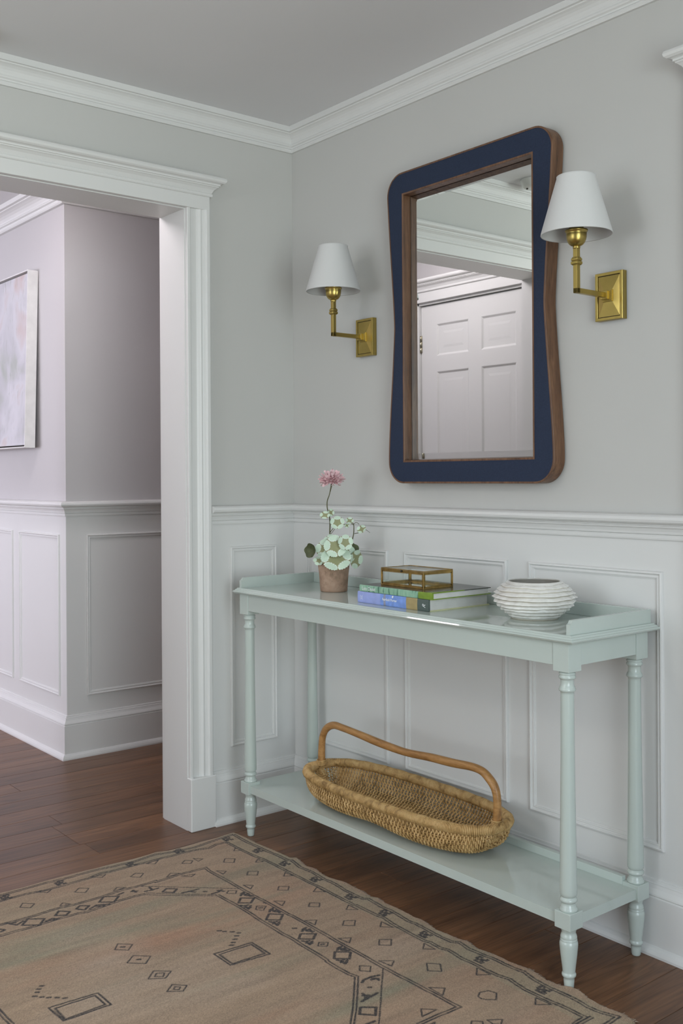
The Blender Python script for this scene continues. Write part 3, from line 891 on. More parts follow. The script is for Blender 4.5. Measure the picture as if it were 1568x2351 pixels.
# ================================================================ BOWL
m, nt, b = mat_new('crackled_white_glaze')
geo = node(nt, 'ShaderNodeNewGeometry')
v_ = coords(nt)
att = node(nt, 'ShaderNodeVertexColor', layer_name='Col')
fz = noise(nt, v_, 60, 4)
cc = mixc(nt, 1.0, att.outputs['Color'], ramp(nt, fz, [(0.3, (0.90, 0.89, 0.87, 1)), (0.7, (1.03, 1.03, 1.03, 1))]), 'MULTIPLY')
nt.links.new(cc, b.inputs['Base Color']); b.inputs['Roughness'].default_value = 0.18; b.inputs['Coat Weight'].default_value = 0.4; b.inputs['Coat Roughness'].default_value = 0.05
bump(nt, b, noise(nt, v_, 90, 2), 0.25, 0.002)
M_glaze = m
def make_bowl(cx, cy):
    z0, H = TOP, 0.094
    # body silhouette r(z)
    keys = [(0.0, 0.060), (0.06, 0.062), (0.16, 0.072), (0.30, 0.086), (0.45, 0.095), (0.58, 0.097), (0.72, 0.094), (0.85, 0.086), (0.94, 0.077), (1.0, 0.069)]
    def body(t):
        for (a, ra), (b_, rb) in zip(keys, keys[1:]):
            if t <= b_: return ra + (rb - ra) * (t - a) / (b_ - a)
        return keys[-1][1]
    bnd = [0.045, 0.125, 0.215, 0.315, 0.425, 0.540, 0.655, 0.765, 0.865, 0.955]
    amp = [0.0040, 0.0050, 0.0065, 0.0080, 0.0090, 0.0090, 0.0075, 0.0055, 0.0035]
    NT, SEG = 170, 200
    ph = [[RNG.uniform(0, 6.28) for _ in range(8)] for _ in bnd]
    verts, cols, faces = [], [], []
    for i in range(NT + 1):
        t = i / NT
        for k in range(SEG):
            a = 2 * PI * k / SEG
            bb_ = [z + (0.010 * math.sin(2 * a + p[0]) + 0.007 * math.sin(5 * a + p[1]) + 0.004 * math.sin(11 * a + p[2])) * min(1, j / 2) for j, (z, p) in enumerate(zip(bnd, ph))]
            r, h = body(t), 0.0
            for j in range(len(bnd) - 1):
                if bb_[j] <= t < bb_[j + 1]:
                    s_ = (t - bb_[j]) / (bb_[j + 1] - bb_[j]); p = ph[j]
                    ruff = 1 + 0.16 * math.sin(6 * a + p[3]) + 0.12 * math.sin(13 * a + p[4]) + 0.09 * math.sin(23 * a + p[5]) + 0.05 * math.sin(41 * a + p[6])
                    u_ = min(1.0, s_ / 0.30)
                    r += amp[j] * ruff * (u_ * u_ * (3 - 2 * u_)) * (1 - (max(0, s_ - 0.30) / 0.70) ** 1.3)
                    if s_ < 0.14: h = max(0.0, 1 - s_ / 0.14)
                    if s_ > 0.90: h = max(h, (s_ - 0.90) / 0.10)
            verts.append((cx + r * math.cos(a), cy + r * math.sin(a), z0 + t * H))
            base = (0.78, 0.77, 0.74); ln = (0.32, 0.27, 0.17)
            if t < 0.035: h = 0.8
            h *= 0.85
            cols.append(tuple(x * (1 - h) + y * h for x, y in zip(base, ln)) + (1.0,))
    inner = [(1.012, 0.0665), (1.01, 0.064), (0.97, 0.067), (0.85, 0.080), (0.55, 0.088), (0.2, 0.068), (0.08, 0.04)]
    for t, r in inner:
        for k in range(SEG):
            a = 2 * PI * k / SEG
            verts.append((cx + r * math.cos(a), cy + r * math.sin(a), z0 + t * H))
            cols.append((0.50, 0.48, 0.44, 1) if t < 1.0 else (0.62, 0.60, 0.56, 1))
    rows = NT + 1 + len(inner)
    for i in range(rows - 1):
        for k in range(SEG):
            k2 = (k + 1) % SEG
            faces.append((i * SEG + k, i * SEG + k2, (i + 1) * SEG + k2, (i + 1) * SEG + k))
    faces.append(tuple(reversed(range(SEG)))); faces.append(tuple((rows - 1) * SEG + k for k in range(SEG)))
    o = MB().add(verts, faces, 0, True).build('ridged_bowl', M_glaze, org=Vector((cx, cy, z0)), colors=cols, fix=False)
    tag(o, 'round white glazed bowl with ruffled ridges on the mint table', 'bowl')
make_bowl(1.255, -0.160)

# ================================================================ BOOKS AND GLASS BOX
def lettering(text, size, mat, parent, loc, rot, name='lettering', shear=0.0, bold=0.0):
    cu = bpy.data.curves.new('t', 'FONT'); cu.body = text; cu.size = size; cu.extrude = 0.00008; cu.shear = shear; cu.offset = bold
    cu.resolution_u = 3
    to = bpy.data.objects.new('t', cu); C.objects.link(to)
    me = bpy.data.meshes.new_from_object(to.evaluated_get(bpy.context.evaluated_depsgraph_get()))
    bpy.data.objects.remove(to); bpy.data.curves.remove(cu)
    me.materials.clear(); me.materials.append(mat); me.name = name
    o = bpy.data.objects.new(name, me); C.objects.link(o); o.parent = parent
    org = Vector((0, 0, 0)); p = parent
    while p is not None: org += p.location; p = p.parent
    o.location = Vector(loc) - org; o.rotation_euler = rot
    return o
M_pages = plain('page_edges', (0.62, 0.615, 0.60, 1), 0.8, 0, 0.2)
nt = M_pages.node_tree; b = nt.nodes['Principled BSDF']
bump(nt, b, noise(nt, coords(nt, (3, 3, 900)), 1.0, 2), 0.5, 0.0008)
M_white_ink = plain('white_ink', (0.78, 0.80, 0.80, 1), 0.5)
def make_book(name, label, x0, x1, y0, y1, z0, z1, board, bands, m_cov, m_in, spine_mat=None):
    b_ = thing(name, ((x0 + x1) / 2, (y0 + y1) / 2, z0), label, 'book', 'art books on the mint table')
    for za, zb in ((z0, z0 + board), (z1 - board, z1)):
        MB().box((x0, y0 + 0.003, za), (x1, y1, zb), 0.0006).build('cover', m_cov if zb > z0 + 2 * board else m_in, b_)
    MB().box((x0 + 0.004, y0 + 0.004, z0 + board), (x1 - 0.0045, y1 - 0.006, z1 - board)).build('page_block', M_pages, b_)
    # rounded spine in colour bands
    zc, hz = (z0 + z1) / 2, (z1 - z0) / 2
    mb = MB(); mats = []
    for k, (fa, fb, mt) in enumerate(bands):
        if mt not in mats: mats.append(mt)
        xa, xb = x0 + (x1 - x0) * fa, x0 + (x1 - x0) * fb
        prof = [(y0 + 0.0035, z0), (y0 + 0.0012, z0 + 0.0006), (y0 + 0.0004, z0 + hz * 0.25), (y0, zc), (y0 + 0.0004, z1 - hz * 0.25), (y0 + 0.0012, z1 - 0.0006), (y0 + 0.0035, z1), (y0 + 0.006, z1 - 0.0012), (y0 + 0.006, z0 + 0.0012)]
        mb.prism(prof, xa, xb, lambda p, q, t: (t, p, q), mats.index(mt))
    sp = mb.build('spine', mats, b_)
    return b_, sp
blue = plain('periwinkle_spine', srgb(150, 163, 216), 0.4, amp=0.10, tex=40, bmp=0.0)
blue2 = plain('blue_spine', srgb(120, 150, 214), 0.4, amp=0.14, tex=60, bmp=0.0)
tan = plain('tan_spine', srgb(162, 144, 100), 0.45, amp=0.12, tex=50, bmp=0.0)
slate = plain('slate_spine', srgb(80, 92, 88), 0.45)
cream = plain('cream_board', srgb(206, 206, 164), 0.5)
bk1, sp1 = make_book('art_book', 'thick blue-spined art book lying under the green one', 0.701, 0.997, -0.287, -0.050, TOP, TOP + 0.033, 0.0028,
    [(0, 0.335, blue), (0.335, 0.385, blue2), (0.385, 0.392, tan), (0.392, 0.40, blue2), (0.40, 0.408, tan), (0.408, 0.70, blue2), (0.70, 0.852, tan), (0.852, 1.0, slate)], cream, cream)
RX = (PI / 2, 0, 0)
lettering('Fairfield Porter', 0.0100, M_white_ink, sp1, (0.8095, -0.2873, TOP + 0.0150), RX, bold=0.00015)
lettering('R', 0.017, M_white_ink, sp1, (0.985, -0.2873, TOP + 0.0085), (PI / 2, -PI / 2, 0), name='publisher_mark', shear=0.45)
g = MB()
for dx, h0, h1 in ((0, 0.009, 0.022), (0.0045, 0.011, 0.020), (0.009, 0.009, 0.022)):
    g.box((0.7135 + dx, -0.2874, TOP + h0), (0.7139 + dx, -0.2868, TOP + h1))
g.box((0.716, -0.2874, TOP + 0.0125), (0.7198, -0.2868, TOP + 0.0129)).box((0.716, -0.2874, TOP + 0.0185), (0.7198, -0.2868, TOP + 0.0189))
g.build('spine_mark', M_white_ink, sp1)
MB().add([(0.8515, -0.2874, TOP + 0.024), (0.8560, -0.2874, TOP + 0.0265), (0.8575, -0.2874, TOP + 0.0315), (0.8525, -0.2874, TOP + 0.0315), (0.8505, -0.2874, TOP + 0.0285)], [(0, 1, 2, 3, 4)]).build('spine_mark', M_white_ink, sp1)
# painted green spine with dark trunks
m, nt, b = mat_new('green_painted_spine')
v_ = coords(nt, (70, 1, 14)); f_ = noise(nt, v_, 1.0, 2, 0.5, 1.2)
nt.links.new(ramp(nt, f_, [(0.40, srgb(78, 118, 98)), (0.46, srgb(128, 170, 146)), (0.65, srgb(146, 184, 160))]), b.inputs['Base Color']); b.inputs['Roughness'].default_value = 0.35
M_gsp = m
M_green = plain('leaf_green_cover', srgb(116, 142, 50), 0.35, amp=0.2, tex=40, bmp=0.0)
m, nt, b = mat_new('dark_glossy_cover')
v_ = coords(nt); f_ = noise(nt, v_, 14, 4, 0.6)
nt.links.new(ramp(nt, f_, [(0.35, srgb(42, 44, 40)), (0.62, srgb(60, 62, 54)), (0.75, srgb(82, 86, 66))]), b.inputs['Base Color']); b.inputs['Roughness'].default_value = 0.22
M_dark = m
Z2 = TOP + 0.033
bk2, sp2 = make_book('art_book', 'thinner green-spined art book on top, dark glossy cover', 0.711, 1.012, -0.288, -0.060, Z2, Z2 + 0.019, 0.0022,
    [(0, 0.82, M_gsp), (0.82, 1.0, M_green)], M_dark, M_green)
# bright green corner of the jacket by the spine
MB().add([(0.985, -0.2845, Z2 + 0.01915), (1.0118, -0.2845, Z2 + 0.01915), (1.0118, -0.165, Z2 + 0.01915), (1.006, -0.20, Z2 + 0.01915), (0.999, -0.25, Z2 + 0.01915)], [(0, 1, 2, 3, 4)]).build('jacket_print', M_green, bk2)
MB().box((1.0119, -0.284, Z2 + 0.0168), (1.0124, -0.165, Z2 + 0.0190)).build('jacket_print', M_green, bk2)
lettering('Lois Dodd', 0.0138, M_white_ink, sp2, (0.7220, -0.2883, Z2 + 0.0050), RX, bold=0.00005)
lettering('. . . . . . . . .', 0.004, M_white_ink, sp2, (0.93, -0.2883, Z2 + 0.008), RX, name='small_print')

def make_box():
    x0, x1, y0, y1, z0, z1 = 0.757, 0.932, -0.243, -0.132, Z2 + 0.019, Z2 + 0.019 + 0.050
    t = thing('brass_glass_box', ((x0 + x1) / 2, (y0 + y1) / 2, z0), 'clear glass trinket box with serrated brass edges on the books', 'box')
    e = 0.0016
    fr = MB()
    for x_ in (x0, x1):
        for y_ in (y0, y1): fr.box((x_ - e, y_ - e, z0), (x_ + e, y_ + e, z1 - 0.003), 0.0004)
    for z in (z0 + e, z1 - 0.0045):
        for y_ in (y0, y1): fr.box((x0, y_ - e, z - e), (x1, y_ + e, z + e), 0.0004)
        for x_ in (x0, x1): fr.box((x_ - e, y0, z - e), (x_ + e, y1, z + e), 0.0004)
    fr.build('frame', M_brass_dark, t)
    lid = MB()
    z = z1 - 0.0012
    for y_ in (y0, y1): lid.box((x0 - e, y_ - e, z - 0.0012), (x1 + e, y_ + e, z + 0.0012), 0.0004)
    for x_ in (x0, x1): lid.box((x_ - e, y0, z - 0.0012), (x_ + e, y1, z + 0.0012), 0.0004)
    ld = lid.build('lid_frame', M_brass_dark, t)
    MB().box((x0, y0, z - 0.0004), (x1, y1, z + 0.0004)).build('pane', M_glass, ld)
    for lo, hi in (((x0, y0 - 0.0004, z0), (x1, y0 + 0.0004, z1 - 0.004)), ((x0, y1 - 0.0004, z0), (x1, y1 + 0.0004, z1 - 0.004)), ((x0 - 0.0004, y0, z0), (x0 + 0.0004, y1, z1 - 0.004)), ((x1 - 0.0004, y0, z0), (x1 + 0.0004, y1, z1 - 0.004))):
        MB().box(lo, hi).build('pane', M_glass, t)
    MB().box((x0, y0, z0 + 0.0004), (x1, y1, z0 + 0.0012)).build('base_mirror', M_mirror, t)
    # serrated brass foil along every pane edge
    s = MB(); P = 0.0042
    def teeth(p0, p1, inw):
        p0, p1, inw = Vector(p0), Vector(p1), Vector(inw)
        d = p1 - p0; n = int(d.length / P); d.normalize()
        v = []; f = []
        for k in range(n):
            a = p0 + d * (k * P); q = len(v)
            v += [a, a + d * P, a + d * P + inw * 0.0030, a + d * (P * 0.74) + inw * 0.0056, a + d * (P * 0.26) + inw * 0.0056, a + inw * 0.0030]
            f.append(tuple(range(q, q + 6)))
        s.add(v, f)
    for y_, sg in ((y0, -1), (y1, 1)):
        yy = y_ + sg * 0.0006
        teeth((x0, yy, z0 + 0.003), (x1, yy, z0 + 0.003), (0, 0, 1)); teeth((x0, yy, z1 - 0.006), (x1, yy, z1 - 0.006), (0, 0, -1))
        teeth((x0 + 0.001, yy, z0), (x0 + 0.001, yy, z1 - 0.004), (1, 0, 0)); teeth((x1 - 0.001, yy, z0), (x1 - 0.001, yy, z1 - 0.004), (-1, 0, 0))
    for x_, sg in ((x0, -1), (x1, 1)):
        xx = x_ + sg * 0.0006
        teeth((xx, y0, z0 + 0.003), (xx, y1, z0 + 0.003), (0, 0, 1)); teeth((xx, y0, z1 - 0.006), (xx, y1, z1 - 0.006), (0, 0, -1))
        teeth((xx, y0 + 0.001, z0), (xx, y0 + 0.001, z1 - 0.004), (0, 1, 0)); teeth((xx, y1 - 0.001, z0), (xx, y1 - 0.001, z1 - 0.004), (0, -1, 0))
    s.build('serrated_foil', M_brass_dark, t, fix=False)
    MB().lathe([(0.0, z1 - 0.0085), (0.0026, z1 - 0.0075), (0.0034, z1 - 0.005), (0.0026, z1 - 0.0025), (0.0, z1 - 0.0015)], ((x0 + x1) / 2, y0 - 0.003), 12).build('clasp', M_groove, t)
make_box()

# ================================================================ POTTED PLANT
PC = Vector((0.429, -0.159, TOP))
m, nt, b = mat_new('aged_terracotta')
v_ = coords(nt); f1 = noise(nt, v_, 26, 5, 0.6); f2 = noise(nt, coords(nt, (1, 1, 0.6)), 55, 4, 0.7)
c_ = ramp(nt, f1, [(0.30, srgb(124, 104, 86)), (0.5, srgb(158, 130, 110)), (0.72, srgb(176, 150, 130))])
c_ = mixc(nt, ramp(nt, f2, [(0.55, (0, 0, 0, 1)), (0.75, (0.6, 0.6, 0.6, 1))]), c_, srgb(92, 74, 58))
nt.links.new(c_, b.inputs['Base Color']); b.inputs['Roughness'].default_value = 0.85; bump(nt, b, f2, 0.3, 0.002)
M_terra = m
M_soil = plain('dark_soil', srgb(58, 46, 36), 0.95, 0, 0.1, 220, 0.8, 0.4)
M_stem = plain('olive_stem', srgb(84, 84, 56), 0.6, 0, 0.3, 120, 0.2, 0.2)
M_leafv = attr_mat('variegated_leaf', 0.5, 60, 0.08, 0.3, 0.04)
M_leafd = plain('dark_olive_leaf', srgb(78, 84, 56), 0.55, 0, 0.3, 90, 0.3, 0.22)
plant = thing('potted_plant', PC, 'potted geranium with scalloped mint leaves and one pink bloom in terracotta pot', 'plant')
PH = 0.100
MB().lathe([(0.0405, TOP), (0.0425, TOP + 0.001), (0.0432, TOP + 0.004), (0.0470, TOP + 0.055), (0.0505, TOP + 0.085), (0.0512, TOP + PH - 0.002), (0.0505, TOP + PH), (0.0465, TOP + PH), (0.0455, TOP + PH - 0.003), (0.0440, TOP + PH - 0.012), (0.0, TOP + PH - 0.012)], PC[:2], 44).build('pot', M_terra, plant)
MB().lathe([(0.0445, TOP + PH - 0.0115), (0.03, TOP + PH - 0.006), (0.0, TOP + PH - 0.004)], PC[:2], 28).build('soil', M_soil, plant)
PS = 3.265 / FPX
def at(px_, py_, out=0.0):
    """place on the upright plane through the pot, facing the viewer side; out = towards the room"""
    d = rt * ((px_ - 766.0) * PS) - fw * out
    return Vector((PC.x + d.x, PC.y + d.y, TOP + (1357.0 - py_) * PS))
def leaf(c, R, nrm, spin=0.0, lobes=5, cup=0.25, squash=1.0, dark=False, stem_to=None):
    nrm = Vector(nrm).normalized()
    ax = nrm.cross(Vector((0, 0, 1)))
    ax = ax.normalized() if ax.length > 1e-3 else Vector((1, 0, 0))
    ay = nrm.cross(ax)
    NRG, SEG = 14, 120
    v, cols, f = [], [], []
    for i in range(NRG + 1):
        rr = i / NRG
        for k in range(SEG):
            a = 2 * PI * k / SEG
            edge = 1 + 0.085 * abs(math.cos(lobes * a / 2 + spin)) - 0.045 + 0.030 * math.sin(a * 36) * (rr > 0.9)
            r = R * rr * edge
            wob = 0.05 * R * rr * rr * math.cos(lobes * a + 2 * spin) + 0.02 * R * rr * math.sin(3 * a + spin)
            p = ax * (r * math.cos(a)) + ay * (r * math.sin(a) * squash) + nrm * (cup * R * rr * rr * 0.5 + wob)
            v.append(tuple(Vector(c) + p))
            g_ = 9.0
            for L_ in range(lobes):
                th = 2 * PI * L_ / lobes - 2 * spin / lobes
                dx = rr * math.cos(a - th) - 0.80; dy = rr * math.sin(a - th)
                g_ = min(g_, (dx / 0.33) ** 2 + (dy / 0.485) ** 2)
            mint, white, olive = (0.56, 0.69, 0.56), (0.76, 0.84, 0.78), (0.275, 0.285, 0.15)
            if g_ < 0.84: col = mint
            elif g_ < 1.04: col = white
            else: col = olive
            cols.append(col + (1,))
    for i in range(NRG):
        for k in range(SEG):
            k2 = (k + 1) % SEG
            f.append((i * SEG + k, i * SEG + k2, (i + 1) * SEG + k2, (i + 1) * SEG + k))
    o = MB().add(v, f, 0, True).build('leaf', M_leafd if dark else M_leafv, plant, colors=cols, fix=False)
    if stem_to is not None:
        a_, b_ = Vector(c) - nrm * 0.001, Vector(stem_to)
        mid = (a_ + b_) / 2 - nrm * 0.008
        MB().tube(smooth_path([a_, mid, b_], 5), 0.0011, 6).build('leaf_stalk', M_stem, o)
    return o
V = -fw
nv = lambda x_, z: (V + rt * x_ + up * z)
soilc = Vector((PC.x, PC.y, TOP + PH - 0.006))
leaf(at(772, 1279, 0.052), 0.047, nv(0.05, 0.42), 0.5, 5, 0.20, 0.84, stem_to=soilc)
leaf(at(771, 1251, 0.058), 0.036, nv(-0.10, 0.25), 0.2, 5, 0.20, 0.95, stem_to=soilc)
leaf(at(793, 1242, 0.070), 0.0235, nv(0.15, 0.15), 0.9, 5, 0.30, 1.0, stem_to=soilc)
leaf(at(748, 1258, 0.036), 0.033, nv(-0.45, 0.35), 0.1, 5, 0.25, 0.9, stem_to=soilc)
leaf(at(795, 1269, 0.030), 0.033, nv(0.85, 0.1), 0.6, 5, 0.25, 0.9, stem_to=soilc)
leaf(at(816, 1283, 0.010), 0.032, nv(1.3, -0.15), 0.3, 4, 0.25, 0.9, stem_to=soilc)
leaf(at(759, 1238, 0.030), 0.020, nv(-0.3, 0.6), 0.4, 5, 0.3, 0.9, stem_to=soilc)
s1a = at(757, 1186)
leaf(at(747, 1182, 0.008), 0.0165, nv(-0.3, 0.35), 0.2, 4, 0.3, 0.75, stem_to=s1a)
leaf(at(760, 1176, 0.004), 0.0115, nv(0.6, 0.1), 0.2, 4, 0.3, 1.0, stem_to=s1a)
leaf(at(775, 1199, 0.014), 0.0225, nv(0.0, 0.10), 0.8, 5, 0.3, 0.9, stem_to=at(758, 1222))
leaf(at(803, 1195, 0.006), 0.0130, nv(0.2, 0.35), 0.3, 4, 0.4, 0.8, stem_to=at(812, 1204))
leaf(at(831, 1215, 0.006), 0.0170, nv(-0.75, 0.5), 0.5, 4, 0.3, 0.8, stem_to=at(814, 1225))
leaf(at(797, 1206, 0.004), 0.0080, nv(0.2, -0.2), 0.3, 4, 0.4, 0.9, stem_to=at(777, 1200))
leaf(at(720, 1263, 0.020), 0.030, nv(-1.4, 0.15), 0.2, 5, 0.9, 0.75, dark=True, stem_to=at(744, 1246))
leaf(at(808, 1262, 0.004), 0.026, nv(0.9, 0.5), 0.6, 5, 0.5, 0.8, dark=True, stem_to=at(790, 1275))
leaf(at(733, 1285, 0.030), 0.020, nv(-0.9, -0.2), 0.6, 5, 0.5, 0.7, stem_to=at(745, 1270))
def stem(pts, r0, r1):
    P = smooth_path(pts, 5)
    MB().tube(P, [r0 + (r1 - r0) * k / (len(P) - 1) for k in range(len(P))], 8).build('stem', M_stem, plant)
stem([soilc, at(758, 1240), at(758, 1200), at(756, 1180), at(752, 1166), at(752, 1150), at(757, 1135), at(760, 1120), at(763, 1106)], 0.0022, 0.0013)
MB().tube([at(759, 1128), at(761, 1118), at(763, 1108)], [0.0013, 0.0022, 0.0030], 8).build('stem', M_stem, plant)
stem([soilc, at(800, 1262), at(811, 1232), at(813, 1212), at(812, 1203), at(808, 1198)], 0.0020, 0.0011)
stem([at(812, 1205), at(816, 1200), at(821, 1200), at(825, 1204)], 0.0009, 0.0007)
stem([at(836, 1214), at(842, 1217), at(850, 1223)], 0.0009, 0.0005)
stem([at(758, 1228), at(765, 1219), at(771, 1211)], 0.0009, 0.0007)
stem([at(735, 1250), at(742, 1246), at(748, 1243)], 0.0010, 0.0008)
# pink bloom: many narrow petals
fl, fcol = MB(), []
fc = at(763, 1101)
for k in range(380):
    a = random.uniform(0, 2 * PI); el = math.asin(random.uniform(-0.62, 1.0))
    d = Vector((math.cos(a) * math.cos(el), math.sin(a) * math.cos(el), math.sin(el)))
    R = Vector((0.038, 0.038, 0.026))
    L_ = random.uniform(0.45, 1.0)
    tip = fc + Vector((d.x * R.x, d.y * R.y, d.z * R.z)) * L_ * 1.25 + Vector((0, 0, 0.006 - 0.006 * (1 - d.z) * L_))
    basep = fc + Vector((d.x * R.x, d.y * R.y, d.z * R.z)) * L_ * 0.55
    ax = (tip - basep); sd = ax.cross(Vector((random.uniform(-1, 1), random.uniform(-1, 1), 1))).normalized() * random.uniform(0.0026, 0.0044)
    bn = ax.cross(sd).normalized() * 0.002
    pts = [basep, basep + ax * 0.5 + sd * 0.8 + bn, tip - ax * 0.12 + sd, tip + bn * 0.6, tip - ax * 0.12 - sd, basep + ax * 0.5 - sd * 0.8 + bn]
    fl.add(pts, [(0, 1, 5), (1, 2, 4, 5), (2, 3, 4)], 0, True)
    t_ = random.random()
    c_ = tuple(p * (1 - t_) + q * t_ for p, q in zip((0.76, 0.50, 0.53), (0.86, 0.68, 0.70)))
    dk = 0.62 + 0.38 * L_
    fcol += [(c_[0] * 0.85, c_[1] * 0.70, c_[2] * 0.74, 1)] + [(c_[0], c_[1], c_[2], 1)] * 5
fl.build('flower_head', attr_mat('pink_petal', 0.6, 0, 0, 0.2), plant, colors=fcol, fix=False)

# ================================================================ PAINTING IN THE HALL
def make_painting():
    x1, w, z0, z1, dep = -1.374, 1.10, 1.311, 2.091, 0.047
    t = thing('framed_painting', (x1 - w / 2, HY - 0.001, z1), 'pale abstract painting in a white floater frame on the hall wall', 'painting')
    t.rotation_euler = (math.radians(-1.4), 0, 0)
    fn = lambda u, z, d: (u, HY - 0.001 - d, z)
    MB().frame(x1 - w, x1, z0, z1, [(0.0, 0.0), (0.0, dep), (0.0045, dep), (0.0045, 0.012), (0.03, 0.012)], fn).build('frame', plain('white_frame_paint', (0.70, 0.69, 0.68, 1), 0.4), t)
    MB().frame(x1 - w, x1, z0, z1, [(0.0045, 0.0125), (0.020, 0.0125)], fn).build('shadow_gap', M_groove, t)
    m, nt, b = mat_new('abstract_oil')
    f1 = noise(nt, coords(nt, (9, 1, 2.6)), 1.0, 5, 0.6, 0.8); f2 = noise(nt, coords(nt, (3.5, 1, 3.5)), 1.0, 3, 0.5, 0.5); f3 = noise(nt, coords(nt, (60, 1, 14)), 1.0, 3, 0.6, 0.4)
    c = ramp(nt, f2, [(0.30, srgb(158, 164, 154)), (0.45, srgb(184, 183, 188)), (0.56, srgb(196, 195, 200)), (0.66, srgb(190, 174, 172)), (0.80, srgb(168, 167, 174))])
    c = mixc(nt, ramp(nt, f1, [(0.52, (0, 0, 0, 1)), (0.68, (0.75, 0.75, 0.75, 1))]), c, srgb(200, 198, 204))
    c = mixc(nt, ramp(nt, f3, [(0.58, (0, 0, 0, 1)), (0.75, (0.55, 0.55, 0.55, 1))]), c, srgb(146, 152, 142))
    nt.links.new(c, b.inputs['Base Color']); b.inputs['Roughness'].default_value = 0.5; bump(nt, b, f3, 0.3, 0.003)
    MB().box((x1 - w + 0.012, HY - 0.040, z0 + 0.012), (x1 - 0.012, HY - 0.012, z1 - 0.012), 0.001).build('canvas', m, t)
make_painting()

# ================================================================ SMOKE DETECTOR (seen in the mirror)
sd = thing('smoke_detector', (0.140, -1.205, CEIL), 'small round white smoke detector on the ceiling, seen in the mirror', 'smoke detector')
M_plas = plain('white_plastic', (0.74, 0.74, 0.72, 1), 0.4)
MB().lathe([(0.0, CEIL - 0.036), (0.030, CEIL - 0.036), (0.048, CEIL - 0.033), (0.058, CEIL - 0.024), (0.062, CEIL - 0.010), (0.066, CEIL - 0.009), (0.066, CEIL)], (0.140, -1.205), 40).build('body', M_plas, sd)
for dx, dy in ((-0.03, 0.02), (0.028, 0.02), (-0.022, 0.028)):
    MB().lathe([(0.0, CEIL - 0.0375), (0.004, CEIL - 0.037), (0.004, CEIL - 0.033)], (0.140 + dx, -1.205 + dy), 12).build('indicator', M_groove, sd)

